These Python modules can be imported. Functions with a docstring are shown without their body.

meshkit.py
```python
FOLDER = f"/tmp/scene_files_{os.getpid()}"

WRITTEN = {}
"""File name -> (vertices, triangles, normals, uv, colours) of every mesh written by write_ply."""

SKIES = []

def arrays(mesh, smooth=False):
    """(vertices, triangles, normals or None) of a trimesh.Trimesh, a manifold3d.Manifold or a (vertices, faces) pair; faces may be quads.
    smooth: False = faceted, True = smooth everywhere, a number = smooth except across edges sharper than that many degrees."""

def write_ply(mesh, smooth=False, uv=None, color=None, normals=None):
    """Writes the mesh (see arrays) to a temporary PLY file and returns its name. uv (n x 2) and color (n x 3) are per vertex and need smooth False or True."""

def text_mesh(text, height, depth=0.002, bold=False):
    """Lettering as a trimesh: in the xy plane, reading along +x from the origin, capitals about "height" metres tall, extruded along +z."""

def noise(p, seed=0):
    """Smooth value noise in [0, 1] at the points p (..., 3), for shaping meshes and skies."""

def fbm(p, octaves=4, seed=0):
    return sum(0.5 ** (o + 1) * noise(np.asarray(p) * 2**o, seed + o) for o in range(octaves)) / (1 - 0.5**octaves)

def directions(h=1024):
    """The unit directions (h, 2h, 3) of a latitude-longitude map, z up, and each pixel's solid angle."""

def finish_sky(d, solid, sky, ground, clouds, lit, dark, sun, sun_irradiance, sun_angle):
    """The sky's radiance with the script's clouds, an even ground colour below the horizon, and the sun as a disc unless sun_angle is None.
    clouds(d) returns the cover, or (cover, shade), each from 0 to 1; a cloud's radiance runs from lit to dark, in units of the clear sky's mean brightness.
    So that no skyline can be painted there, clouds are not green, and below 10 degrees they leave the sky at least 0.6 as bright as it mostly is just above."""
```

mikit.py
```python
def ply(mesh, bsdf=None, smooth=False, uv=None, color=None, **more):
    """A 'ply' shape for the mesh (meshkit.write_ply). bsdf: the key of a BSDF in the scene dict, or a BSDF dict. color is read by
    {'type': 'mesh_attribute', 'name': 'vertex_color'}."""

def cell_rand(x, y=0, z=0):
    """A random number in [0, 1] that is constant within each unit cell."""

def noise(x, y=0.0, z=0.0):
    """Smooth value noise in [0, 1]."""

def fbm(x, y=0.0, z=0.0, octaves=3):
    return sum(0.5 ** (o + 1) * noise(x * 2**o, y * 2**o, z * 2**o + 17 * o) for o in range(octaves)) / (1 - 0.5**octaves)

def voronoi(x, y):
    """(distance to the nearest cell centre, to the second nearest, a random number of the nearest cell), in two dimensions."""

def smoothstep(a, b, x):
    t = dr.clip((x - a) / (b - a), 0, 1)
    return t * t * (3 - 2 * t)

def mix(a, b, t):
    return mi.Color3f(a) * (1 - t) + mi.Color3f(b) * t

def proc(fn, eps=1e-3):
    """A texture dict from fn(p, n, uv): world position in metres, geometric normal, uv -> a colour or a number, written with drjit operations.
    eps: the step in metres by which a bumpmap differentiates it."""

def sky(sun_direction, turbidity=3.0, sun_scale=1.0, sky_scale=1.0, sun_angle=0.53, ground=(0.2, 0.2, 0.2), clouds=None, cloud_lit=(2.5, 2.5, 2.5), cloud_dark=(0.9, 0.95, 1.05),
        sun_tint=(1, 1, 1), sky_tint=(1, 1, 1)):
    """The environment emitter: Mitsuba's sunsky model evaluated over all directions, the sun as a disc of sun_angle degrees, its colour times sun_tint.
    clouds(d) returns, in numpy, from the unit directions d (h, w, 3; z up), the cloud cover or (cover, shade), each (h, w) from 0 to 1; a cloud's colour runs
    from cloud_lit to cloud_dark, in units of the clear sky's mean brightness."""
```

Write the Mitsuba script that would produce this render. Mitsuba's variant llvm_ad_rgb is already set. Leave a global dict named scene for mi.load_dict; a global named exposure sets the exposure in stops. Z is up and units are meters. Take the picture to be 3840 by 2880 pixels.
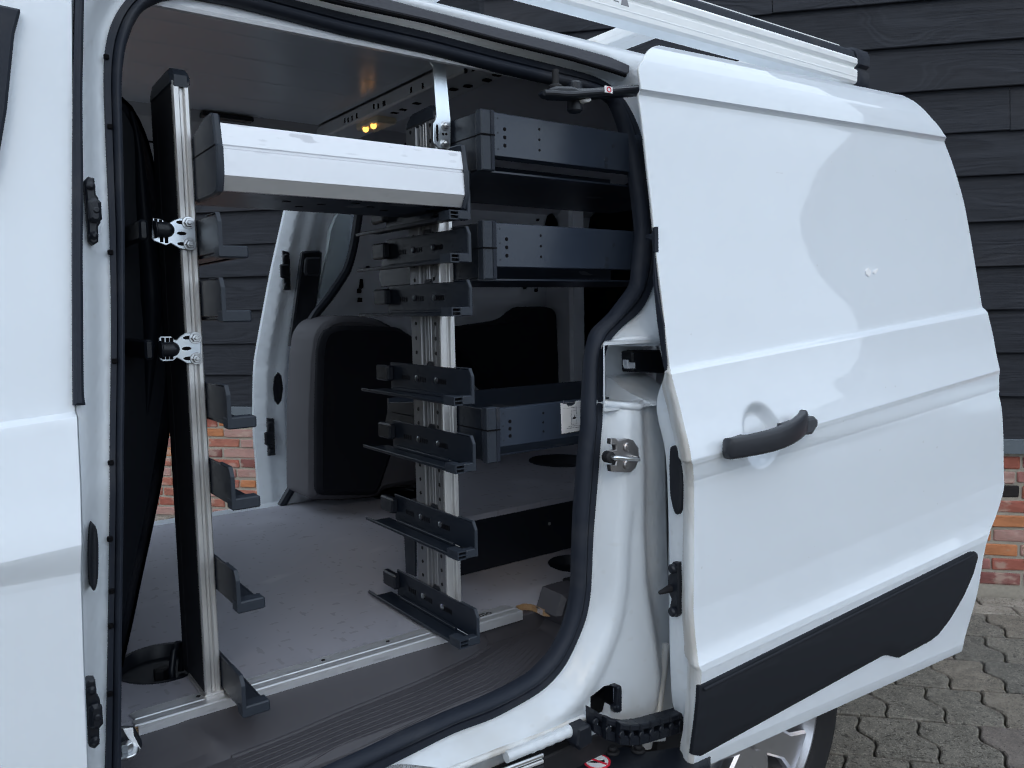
import math, random
import numpy as np, trimesh, shapely, drjit as dr, mitsuba as mi
import manifold3d as m3
from scipy.spatial import Delaunay
from shapely.geometry import Polygon, Point, LineString
from mikit import ply, proc, noise, fbm, voronoi, cell_rand, smoothstep, mix, sky
import mikit, meshkit

scene, labels = {}, {}
T = mi.ScalarTransform4f

# ---------------------------------------------------------------- camera, sky, exposure
CAM = [[0.803605,-0.594907,-0.017474],[-0.069662,-0.064862,-0.99546],[0.591072,0.801174,-0.093566]]          # rows: right, down, forward (the van runs along x, its width along y)
EYE = (0.0, 0.0, 1.25)
_c = np.array(CAM)
_m = np.eye(4)
_m[:3, 0], _m[:3, 1], _m[:3, 2], _m[:3, 3] = -_c[0], -_c[1], _c[2], EYE
scene['camera'] = {'type': 'perspective', 'fov': 65.3042, 'fov_axis': 'x', 'near_clip': 0.02, 'far_clip': 400.0,
                   'to_world': T(_m.tolist())}


def cloud_cover(d):
    n = meshkit.fbm(d * np.array([2.2, 2.2, 4.0]) + 3.1, 4, 5)
    return np.ones(d.shape[:2]), np.clip((n - 0.35) * 1.6, 0, 1)


scene['sky'] = sky((-0.45, -0.75, 0.62), turbidity=5, sun_scale=0.06, sun_angle=22, sky_scale=1.0, ground=(0.17, 0.16, 0.15),
                   clouds=cloud_cover, cloud_lit=(2.1, 2.42, 2.80), cloud_dark=(1.48, 1.73, 2.04), sun_tint=(0.95, 1.0, 1.06))
exposure = 2.5

# ---------------------------------------------------------------- materials


def two(b):
    return {'type': 'twosided', 'bsdf': b}


def pr(c, rough=0.5, metal=0.0, spec=0.5, **k):
    base = {'type': 'rgb', 'value': list(c)} if isinstance(c, (tuple, list)) else proc(c)
    return {'type': 'principled', 'base_color': base, 'roughness': rough if not callable(rough) else proc(rough), 'metallic': metal, 'specular': spec, **k}


def mat(name, c, rough=0.5, metal=0.0, spec=0.5, bump=None, bscale=0.001, eps=1e-3, **k):
    b = pr(c, rough, metal, spec, **k)
    if bump is not None:
        b = {'type': 'bumpmap', 'arbitrary': proc(bump, eps), 'scale': bscale, 'bsdf': b}
    scene['mat_' + name] = two(b)


COAT = dict(clearcoat=1.0, clearcoat_gloss=0.97)
def lacquer(name, c, alpha=0.03):
    d = {'type': 'rgb', 'value': list(c)} if isinstance(c, tuple) else proc(c)
    scene['mat_' + name] = two({'type': 'plastic', 'int_ior': 1.55, 'nonlinear': False, 'diffuse_reflectance': d} if alpha == 0 else {'type': 'roughplastic', 'distribution': 'ggx', 'alpha': alpha, 'int_ior': 1.55, 'nonlinear': False, 'diffuse_reflectance': d})


def paint_colour(p, n, uv):
    film = smoothstep(0.45, 0.8, fbm(p.x * 3.0, p.y * 3.0, p.z * 3.0, 4)) * 0.05
    low = smoothstep(0.75, 0.38, p.z) * smoothstep(0.35, 0.7, fbm(p.x * 7, p.y * 7, p.z * 7, 4)) * 0.10
    chip = smoothstep(0.962, 0.975, noise(p.x * 55, p.y * 55, p.z * 55)) * 0.22
    return mix((0.655, 0.70, 0.75), (0.40, 0.39, 0.37), dr.clip(film + low + chip, 0, 1))


lacquer('paint', paint_colour, 0)


def jamb_colour(p, n, uv):
    d = smoothstep(0.50, 0.80, fbm(p.x * 9, p.y * 9, p.z * 5, 4)) * smoothstep(0.9, 0.35, p.z)
    s = smoothstep(0.80, 0.90, noise(p.x * 60, p.y * 60, p.z * 60)) * 0.25
    return mix((0.62, 0.66, 0.70), (0.44, 0.43, 0.40), dr.clip(d * 0.55 + s * 0.5, 0, 1))


lacquer('jamb', jamb_colour, 0.07)


def edge_colour(p, n, uv):
    d = smoothstep(0.35, 0.75, fbm(p.x * 30, p.y * 30, p.z * 6, 3))
    return mix((0.60, 0.62, 0.63), (0.40, 0.37, 0.33), d * 0.8)


mat('edge', edge_colour, 0.45)
mat('inner_paint', (0.62, 0.645, 0.69), 0.35, clearcoat=0.5)


def grain(p, n, uv):
    return noise(p.x * 1400, p.y * 1400, p.z * 1400)


mat('rubber', lambda p, n, uv: mix((0.013, 0.017, 0.027), (0.050, 0.050, 0.054), smoothstep(0.5, 0.85, fbm(p.x * 14, p.y * 14, p.z * 14, 4)) * 0.45), 0.58, spec=0.25)
mat('plastic', (0.043, 0.045, 0.056), 0.5, spec=0.35, bump=grain, bscale=0.0004, eps=2e-4)
mat('step', (0.047, 0.045, 0.052), 0.45, spec=0.4, bump=grain, bscale=0.0005, eps=2e-4)
mat('trim', (0.012, 0.014, 0.019), 0.58, spec=0.22, bump=grain, bscale=0.0004, eps=2e-4)
mat('black', (0.006, 0.008, 0.013), 0.38, spec=0.4)
mat('bulkhead', (0.005, 0.007, 0.012), 0.42, spec=0.10)
mat('anthracite', (0.007, 0.011, 0.019), 0.36, spec=0.42)
def steel_colour(p, n, uv):
    s = smoothstep(0.80, 0.90, noise(p.x * 18 + p.z * 30, p.z * 160, p.y * 20)) * smoothstep(0.5, 0.75, noise(p.x * 7, p.z * 12, 4))
    return mix((0.020, 0.029, 0.047), (0.085, 0.095, 0.115), s * 0.7 + fbm(p.x * 8, p.y * 8, p.z * 8, 3) * 0.10)


mat('shelf_steel', steel_colour, 0.32, spec=0.5)
mat('cap', (0.019, 0.025, 0.036), 0.45, spec=0.4)
mat('handle', (0.016, 0.018, 0.024), 0.42, spec=0.45)
mat('dark_hole', (0.003, 0.003, 0.004), 0.8, spec=0.1)
mat('soot', (0.012, 0.012, 0.014), 0.6, spec=0.3)


def alu_colour(p, n, uv):
    s = smoothstep(0.66, 0.85, noise(p.x * 45, p.y * 200, p.z * 170)) * smoothstep(0.45, 0.7, noise(p.x * 7, p.y * 7, p.z * 20 + 3))
    return mix((0.68, 0.69, 0.715), (0.42, 0.42, 0.44), s * 0.6)


mat('alu_front', alu_colour, 0.42, metal=0.75, spec=0.6)
mat('alu', (0.66, 0.655, 0.65), 0.42, metal=0.85)
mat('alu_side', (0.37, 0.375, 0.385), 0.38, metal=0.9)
mat('zinc', lambda p, n, uv: mix((0.62, 0.68, 0.74), (0.78, 0.83, 0.86), noise(p.x * 60, p.y * 60, p.z * 35)), 0.28, metal=1.0)
mat('bolt', (0.72, 0.74, 0.76), 0.22, metal=1.0)
mat('striker', (0.42, 0.40, 0.40), 0.35, metal=1.0)


def ply_colour(p, n, uv):
    wear = smoothstep(0.52, 0.78, fbm(p.x * 4, p.y * 4, 0, 4))
    scuff = smoothstep(0.60, 0.80, fbm(p.x * 5 + p.y * 9, p.y * 14 - p.x * 6, 7, 5)) * smoothstep(0.4, 0.7, noise(p.x * 3, p.y * 3, 9))
    spot = smoothstep(0.86, 0.9, noise(p.x * 90, p.y * 90, 3))
    c = mix((0.30, 0.30, 0.342), (0.41, 0.412, 0.46), wear * 0.6)
    return mix(mix(c, (0.42, 0.41, 0.44), scuff * 0.4), (0.12, 0.115, 0.12), spot * 0.3)


def ply_relief(p, n, uv):
    a = dr.abs(dr.sin(p.x * 420.0)) ** 6
    b = dr.abs(dr.sin(p.y * 300.0)) ** 6
    return dr.maximum(a, b)


mat('plywood', ply_colour, 0.42, spec=0.45, bump=ply_relief, bscale=0.0008, eps=6e-4)
mat('ply_edge', lambda p, n, uv: mix((0.36, 0.22, 0.10), (0.10, 0.06, 0.035), smoothstep(0.45, 0.6, dr.sin(p.z * 1900) * 0.5 + 0.5)), 0.7)
lacquer('headliner', (0.74, 0.80, 0.88), 0.07)
mat('roof_metal', (0.42, 0.43, 0.46), 0.35, clearcoat=0.4)
mat('arch_lining', (0.080, 0.078, 0.088), 0.62, spec=0.3, bump=grain, bscale=0.0004, eps=2e-4)
mat('arch_black', (0.010, 0.011, 0.016), 0.75, spec=0.15)
mat('glass_tint', (0.50, 0.58, 0.60), 0.12, spec=0.5, clearcoat=1.0)
mat('white_nylon', (0.7, 0.7, 0.69), 0.5)
mat('sticker_white', (0.74, 0.74, 0.75), 0.5)
mat('sticker_red', (0.62, 0.02, 0.045), 0.4)
mat('ink', (0.012, 0.012, 0.014), 0.5)
mat('ink_grey', (0.22, 0.22, 0.24), 0.5)
mat('tyre', (0.018, 0.018, 0.020), 0.7, spec=0.25)
mat('rim', (0.55, 0.55, 0.58), 0.28, metal=0.9)
mat('rack_paint', (0.76, 0.78, 0.785), 0.4, spec=0.5, clearcoat=0.4)
mat('rack_cross', lambda p, n, uv: mix((0.76, 0.75, 0.73), (0.50, 0.45, 0.36), smoothstep(0.5, 0.8, fbm(p.x * 60, p.y * 25, p.z * 40, 3)) * 0.6), 0.45)


def board_colour(seed):
    def f(p, n, uv):
        s = p.x * 0.664 - p.y * 0.747
        warp = fbm(s * 2.2, p.z * 9, seed, 3)
        knot = noise(s * 2.6 + seed, p.z * 7.0, 2.0 + seed)
        rings = noise(s * 3.0 + seed * 5, p.z * 95 + warp * 22 + smoothstep(0.6, 0.9, knot) * 14, seed)
        fine = noise(s * 14, p.z * 420, seed * 3)
        c = mix((0.009, 0.0105, 0.015), (0.030, 0.033, 0.042), dr.clip(rings * 0.65 + fine * 0.45 - 0.12, 0, 1))
        return mix(c, (0.036, 0.033, 0.036), smoothstep(0.55, 0.8, fbm(s * 1.3, p.z * 3, seed + 9, 3)) * 0.35)
    return f


def board_relief(seed):
    def f(p, n, uv):
        s = p.x * 0.664 - p.y * 0.747
        warp = fbm(s * 2.2, p.z * 9, seed, 3)
        knot = noise(s * 2.6 + seed, p.z * 7.0, 2.0 + seed)
        return noise(s * 3.0 + seed * 5, p.z * 95 + warp * 22 + smoothstep(0.6, 0.9, knot) * 14, seed) * 0.7 + noise(s * 14, p.z * 420, seed * 3) * 0.3
    return f


for i in range(3):
    mat(f'board_{i}', board_colour(1.7 + 3.1 * i), 0.66, spec=0.22, bump=board_relief(1.7 + 3.1 * i), bscale=0.0035, eps=1.5e-3)
BRICKS = [(0.34, 0.115, 0.085), (0.37, 0.145, 0.105), (0.31, 0.14, 0.125), (0.40, 0.235, 0.205), (0.22, 0.09, 0.08), (0.47, 0.19, 0.09)]


def brick_colour(c, k):
    def f(p, n, uv):
        s = p.x * 0.664 - p.y * 0.747
        a = fbm(s * 26 + k, p.z * 40, k, 4)
        pale = smoothstep(0.53, 0.72, fbm(s * 17 + 5 * k, p.z * 30, k + 4.0, 4))
        return mix(mix(tuple(x * 0.72 for x in c), tuple(min(1, x * 1.22) for x in c), a), (0.47, 0.37, 0.31), pale * 0.55)
    return f


for i, c in enumerate(BRICKS):
    mat(f'brick_{i}', brick_colour(c, 1.3 * i + 0.7), 0.85, spec=0.2, bump=lambda p, n, uv: fbm(p.x * 110, p.y * 110, p.z * 110, 3), bscale=0.004)
mat('brick_black', (0.025, 0.022, 0.022), 0.85, spec=0.2)
mat('mortar', lambda p, n, uv: mix((0.27, 0.245, 0.205), (0.40, 0.365, 0.31), fbm(p.x * 90, p.y * 90, p.z * 90, 3)), 0.95, spec=0.1)


def paver_colour(c, k):
    def f(p, n, uv):
        a = fbm(p.x * 38 + k, p.y * 38, k, 4)
        g = noise(p.x * 330, p.y * 330, k)
        g2 = noise(p.x * 190, p.y * 190, k + 5)
        b = mix(tuple(x * 0.5 for x in c), tuple(x * 1.35 for x in c), dr.clip(a * 0.8 + g * 0.7 - 0.25, 0, 1))
        b = mix(b, (0.40, 0.375, 0.33), smoothstep(0.80, 0.93, g) * 0.6)
        return mix(b, (0.035, 0.032, 0.029), smoothstep(0.70, 0.85, g2) * 0.7)
    return f


PAVERS = [(0.175, 0.162, 0.140), (0.150, 0.142, 0.126), (0.200, 0.178, 0.150), (0.172, 0.150, 0.136)]
for i, c in enumerate(PAVERS):
    mat(f'paver_{i}', paver_colour(c, 2.1 * i), 0.85, spec=0.25, bump=lambda p, n, uv: noise(p.x * 420, p.y * 420, 1.0) * 0.6 + fbm(p.x * 90, p.y * 90, 2.0, 3), bscale=0.004)
mat('paver_edge', paver_colour((0.27, 0.245, 0.21), 5.0), 0.85, spec=0.2)
mat('joint_sand', lambda p, n, uv: mix((0.045, 0.040, 0.033), (0.10, 0.09, 0.07), fbm(p.x * 50, p.y * 50, 0, 3)), 0.95, spec=0.1)
mat('flashing', (0.105, 0.125, 0.145), 0.45, spec=0.4)
mat('render_wall', (0.13, 0.12, 0.115), 0.9)
mat('tiles', (0.12, 0.07, 0.06), 0.8)
mat('lamp_glass', (0.75, 0.66, 0.5), 0.15, spec=0.6)
mat('bare_wood', lambda p, n, uv: mix((0.20, 0.115, 0.055), (0.32, 0.20, 0.10), noise(p.x * 90, p.y * 90, p.z * 900)), 0.7)
mat('rust', (0.20, 0.09, 0.035), 0.7)

# ---------------------------------------------------------------- mesh helpers
COUNT = {}


def key_of(parent, name):
    base = f'{parent}__{name}' if parent else name
    k = COUNT.get(base, 0)
    COUNT[base] = k + 1
    return base if k == 0 else f'{base}_{k:03d}'


def put(parent, name, mesh, material, smooth=30, label=None, kind=None, **more):
    if isinstance(mesh, list):
        mesh = trimesh.util.concatenate(mesh)
    k = key_of(parent, name)
    d = ply(mesh, 'mat_' + material, smooth=smooth)
    d.update(more)
    scene[k] = d
    if label or kind:
        labels[k] = {}
        if label:
            labels[k]['label'] = label
        if kind:
            labels[k]['kind'] = kind
    return k


def thing(name, label, cat, group=None):
    k = key_of('', name)
    labels[k] = {'label': label, 'category': cat}
    if group:
        labels[k]['group'] = group
    return k


def tm(v, f):
    return trimesh.Trimesh(np.asarray(v, float), np.asarray(f, int), process=False)


def ccw(p):
    p = np.asarray(p, float)
    a = np.sum(p[:, 0] * np.roll(p[:, 1], -1) - p[:, 1] * np.roll(p[:, 0], -1))
    return p if a > 0 else p[::-1].copy()


def inset(p, b):
    p = np.asarray(p, float)
    e = np.roll(p, -1, 0) - p
    e /= np.linalg.norm(e, axis=1, keepdims=True) + 1e-12
    n = np.stack([-e[:, 1], e[:, 0]], 1)
    n0 = np.roll(n, 1, 0)
    m = n + n0
    s = np.maximum((m * m).sum(1, keepdims=True), 0.35)
    return p + m * (2 * b / s)


AX = {'y': (0, 2, 1), 'x': (1, 2, 0), 'z': (0, 1, 2)}


def prism(poly, w0, w1, axis='y', bevel=0.0, back_bevel=None):
    """A polygon extruded along an axis from w0 to w1 with chamfered rims."""
    p = ccw(poly)
    bb = bevel if back_bevel is None else back_bevel
    s = 1 if w1 > w0 else -1
    rings = []
    if bevel > 0:
        rings.append((inset(p, bevel), w0))
        rings.append((p, w0 + s * bevel))
    else:
        rings.append((p, w0))
    if bb > 0:
        rings.append((p, w1 - s * bb))
        rings.append((inset(p, bb), w1))
    else:
        rings.append((p, w1))
    n = len(p)
    v, f = [], []
    iu, iv, iw = AX[axis]
    for q, w in rings:
        a = np.zeros((n, 3))
        a[:, iu], a[:, iv], a[:, iw] = q[:, 0], q[:, 1], w
        v.append(a)
    for r in range(len(rings) - 1):
        for i in range(n):
            j = (i + 1) % n
            a, b, c, d = r * n + i, r * n + j, (r + 1) * n + j, (r + 1) * n + i
            f += [[a, b, c], [a, c, d]]
    import mapbox_earcut as ec
    for r in (0, len(rings) - 1):
        t = np.asarray(ec.triangulate_float64(np.ascontiguousarray(rings[r][0]), np.array([n], np.uint32))).reshape(-1, 3)
        f += (t + r * n).tolist()
    return tm(np.vstack(v), f)


def box(x0, x1, y0, y1, z0, z1, b=0.0):
    if b <= 0:
        return prism([(x0, z0), (x1, z0), (x1, z1), (x0, z1)], y0, y1)
    return prism([(x0 + b, z0), (x1 - b, z0), (x1, z0 + b), (x1, z1 - b), (x1 - b, z1), (x0 + b, z1), (x0, z1 - b), (x0, z0 + b)], y0, y1, 'y', b)


def cyl(p0, p1, r, n=20, r1=None, bevel=0.0):
    p0, p1 = np.array(p0, float), np.array(p1, float)
    r1 = r if r1 is None else r1
    d = p1 - p0
    L = np.linalg.norm(d)
    d /= L
    a = np.cross(d, [0, 0, 1.0] if abs(d[2]) < 0.9 else [1.0, 0, 0])
    a /= np.linalg.norm(a)
    b = np.cross(d, a)
    t = np.arange(n) * 2 * np.pi / n
    ring = np.cos(t)[:, None] * a + np.sin(t)[:, None] * b
    st = [(0, r), (L, r1)] if bevel <= 0 else [(0, r - bevel), (bevel, r), (L - bevel, r1), (L, r1 - bevel)]
    v = [p0 + d * w + ring * rr for w, rr in st]
    f = []
    for k in range(len(st) - 1):
        for i in range(n):
            j = (i + 1) % n
            f += [[k * n + i, k * n + j, (k + 1) * n + j], [k * n + i, (k + 1) * n + j, (k + 1) * n + i]]
    v = np.vstack(v + [[p0, p1]])
    c0, c1, o = len(v) - 2, len(v) - 1, (len(st) - 1) * n
    for i in range(n):
        j = (i + 1) % n
        f += [[c0, j, i], [c1, o + i, o + j]]
    return tm(v, f)


def tube(path, r, sides=10, closed=False):
    p = np.asarray(path, float)
    t = (np.roll(p, -1, 0) - np.roll(p, 1, 0)) if closed else np.gradient(p, axis=0)
    t /= np.linalg.norm(t, axis=1, keepdims=True) + 1e-12
    up = np.array([0.13, 1.0, 0.21])
    a = np.cross(t, up)
    a /= np.linalg.norm(a, axis=1, keepdims=True) + 1e-9
    b = np.cross(t, a)
    g = np.arange(sides) * 2 * np.pi / sides
    rr = np.broadcast_to(r, (len(p),))[:, None, None]
    v = (p[:, None] + rr * (np.cos(g)[None, :, None] * a[:, None] + np.sin(g)[None, :, None] * b[:, None])).reshape(-1, 3)
    n, f = len(p), []
    for i in range(n if closed else n - 1):
        k = (i + 1) % n
        for j in range(sides):
            m = (j + 1) % sides
            f += [[i * sides + j, i * sides + m, k * sides + m], [i * sides + j, k * sides + m, k * sides + j]]
    if not closed:
        v = np.vstack([v, p[:1], p[-1:]])
        for j in range(sides):
            m = (j + 1) % sides
            f += [[len(v) - 2, m, j], [len(v) - 1, (n - 1) * sides + j, (n - 1) * sides + m]]
    return tm(v, f)


def resample(p, step, closed=True):
    ls = LineString(list(map(tuple, p)) + ([tuple(p[0])] if closed else []))
    n = max(4, int(round(ls.length / step)))
    return np.array([ls.interpolate(k / n, normalized=True).coords[0] for k in range(n + (not closed))])


def smooth_curve(p, step, closed=True, rounds=3):
    q = resample(p, step, closed)
    for _ in range(rounds):
        if closed:
            q = 0.25 * np.roll(q, 1, 0) + 0.5 * q + 0.25 * np.roll(q, -1, 0)
        else:
            q[1:-1] = 0.25 * q[:-2] + 0.5 * q[1:-1] + 0.25 * q[2:]
    return q


def sheet(poly, holes, fn, thick, step=0.02):
    """A pressed sheet: the outline in (x, z) with holes, y = fn(xz), given a thickness."""
    P = Polygon(poly, holes)
    if not P.is_valid:
        P = P.buffer(0)
    if P.geom_type != 'Polygon':
        P = max(P.geoms, key=lambda g_: g_.area)
    pts = [np.array(shapely.segmentize(r, step * 0.6).coords)[:-1] for r in [P.exterior, *P.interiors]]
    B = np.vstack(pts)
    x0, z0, x1, z1 = P.bounds
    gx, gz = np.meshgrid(np.arange(x0, x1, step), np.arange(z0, z1, step))
    gx[1::2] += step / 2
    G = np.stack([gx.ravel(), gz.ravel()], 1)
    ok = shapely.contains_xy(P.buffer(-step * 0.72), G[:, 0], G[:, 1])
    A = np.vstack([B, G[ok]])
    t = Delaunay(A).simplices
    c = A[t].mean(1)
    t = t[shapely.contains_xy(P.buffer(step * 0.02), c[:, 0], c[:, 1])]
    y = fn(A)
    n = len(A)
    v = np.vstack([np.stack([A[:, 0], y, A[:, 1]], 1), np.stack([A[:, 0], y + thick, A[:, 1]], 1)])
    f = [t, t[:, ::-1] + n]
    e = np.vstack([t[:, [0, 1]], t[:, [1, 2]], t[:, [2, 0]]])
    es = np.sort(e, 1)
    _, inv, cnt = np.unique(es, axis=0, return_inverse=True, return_counts=True)
    be = e[cnt[inv.ravel()] == 1]
    f += [np.stack([be[:, 0], be[:, 1], be[:, 1] + n], 1), np.stack([be[:, 0], be[:, 1] + n, be[:, 0] + n], 1)]
    return tm(v, np.vstack(f))


def moved(m, M):
    m = m.copy()
    m.apply_transform(M)
    return m


def bolt(c, axis=(0, -1, 0), r=0.008, h=0.007):
    """A washer, a hexagon nut and a stud end, pointing along axis."""
    c, a = np.array(c, float), np.array(axis, float)
    a /= np.linalg.norm(a)
    return trimesh.util.concatenate([cyl(c, c + a * 0.0018, r * 1.35, 20, bevel=0.0005), cyl(c + a * 0.0017, c + a * h, r, 6, bevel=0.001), cyl(c + a * h, c + a * (h + 0.004), r * 0.5, 12, bevel=0.0008)])


def screw(c, axis=(-1, 0, 0), r=0.0055):
    c, a = np.array(c, float), np.array(axis, float)
    return trimesh.util.concatenate([cyl(c, c + a * 0.0015, r, 16), cyl(c + a * 0.0015, c + a * 0.0032, r, 16, r1=r * 0.45)])


def text_on(text, height, origin, u, v, depth=0.0006, bold=True):
    m = meshkit.text_mesh(text, height, depth, bold)
    u, v = np.array(u, float), np.array(v, float)
    u /= np.linalg.norm(u)
    v /= np.linalg.norm(v)
    M = np.eye(4)
    M[:3, 0], M[:3, 1], M[:3, 2], M[:3, 3] = u, v, np.cross(u, v), origin
    m.apply_transform(M)
    return m


def Ys(z):            # the plane of the door seal, leaning in towards the roof
    return 1.03 + 0.11 * np.clip((np.asarray(z, float) - 1.05) / 0.6, 0, 1.2)


DZ = [.10, .30, .45, .60, .75, .90, .987, 1.063, 1.136, 1.25, 1.343, 1.458, 1.60, 1.66, 1.72, 1.95]
DY = [.905, .895, .885, .872, .872, .876, .882, .905, .925, .945, .962, .982, 1.003, 1.0165, 1.045, 1.20]
from scipy.interpolate import PchipInterpolator
_py = PchipInterpolator(DZ, DY)


def Yd(x, z):         # the outer face of the slid-open door, its rear end standing out a little
    return _py(np.clip(z, .1, 1.95)) - 0.055 * (np.asarray(x) - 1.03) / 1.02


def Yf(z):            # the outer face of the closed front door
    return _py(np.clip(z, .1, 1.95)) + 0.07


def on(fn, pts, off=0.0):
    return np.array([(x, fn(x, z) + off, z) for x, z in pts])


def loft(rows, cols=40, thick=0.0, ymap=None):
    """rows: (XL, zL, XR, zR, offset). A surface whose rows run from left to right."""
    u = np.linspace(0, 1, cols)
    v = []
    for xl, zl, xr, zr, o in rows:
        x, z = xl + (xr - xl) * u, zl + (zr - zl) * u
        v.append(np.stack([x, ymap(x, z) + o, z], 1))
    n = len(rows)
    v = np.array(v)
    f = []
    for i in range(n - 1):
        for j in range(cols - 1):
            a, b, c, d = i * cols + j, i * cols + j + 1, (i + 1) * cols + j + 1, (i + 1) * cols + j
            f += [[a, d, c], [a, c, b]]
    v = v.reshape(-1, 3)
    if thick:
        N = len(v)
        w = v + np.array([0, thick, 0])
        f2 = [[a + N, c + N, b + N] for a, b, c in f]
        rim = [i for i in range(cols)] + [i * cols + cols - 1 for i in range(1, n)] + [(n - 1) * cols + j for j in range(cols - 2, -1, -1)] + [i * cols for i in range(n - 2, 0, -1)]
        f3 = []
        for i in range(len(rim)):
            a, b = rim[i], rim[(i + 1) % len(rim)]
            f3 += [[a, b, b + N], [a, b + N, a + N]]
        v, f = np.vstack([v, w]), f + f2 + f3
    return tm(v, f)


def loft_edge(e):
    """A folded return that follows an edge line backwards."""
    n = len(e)
    v = np.vstack([e + np.array([a, b, 0]) for a, b in ((0, 0), (0.002, 0.004), (0.002, 0.02), (-0.006, 0.03))])
    f = []
    for k in range(3):
        for i in range(n - 1):
            a, b, c, d = k * n + i, k * n + i + 1, (k + 1) * n + i + 1, (k + 1) * n + i
            f += [[a, b, c], [a, c, d]]
    return tm(v, f)


def dense(rows, k=6):
    """Smoothly subdivides key rows; a row with a sixth entry 's' keeps a sharp break."""
    out = []
    for a, b in zip(rows[:-1], rows[1:]):
        for t in np.arange(k) / k:
            out.append(tuple(np.array(a[:5]) * (1 - t) + np.array(b[:5]) * t))
    out.append(tuple(rows[-1][:5]))
    return out

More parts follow.
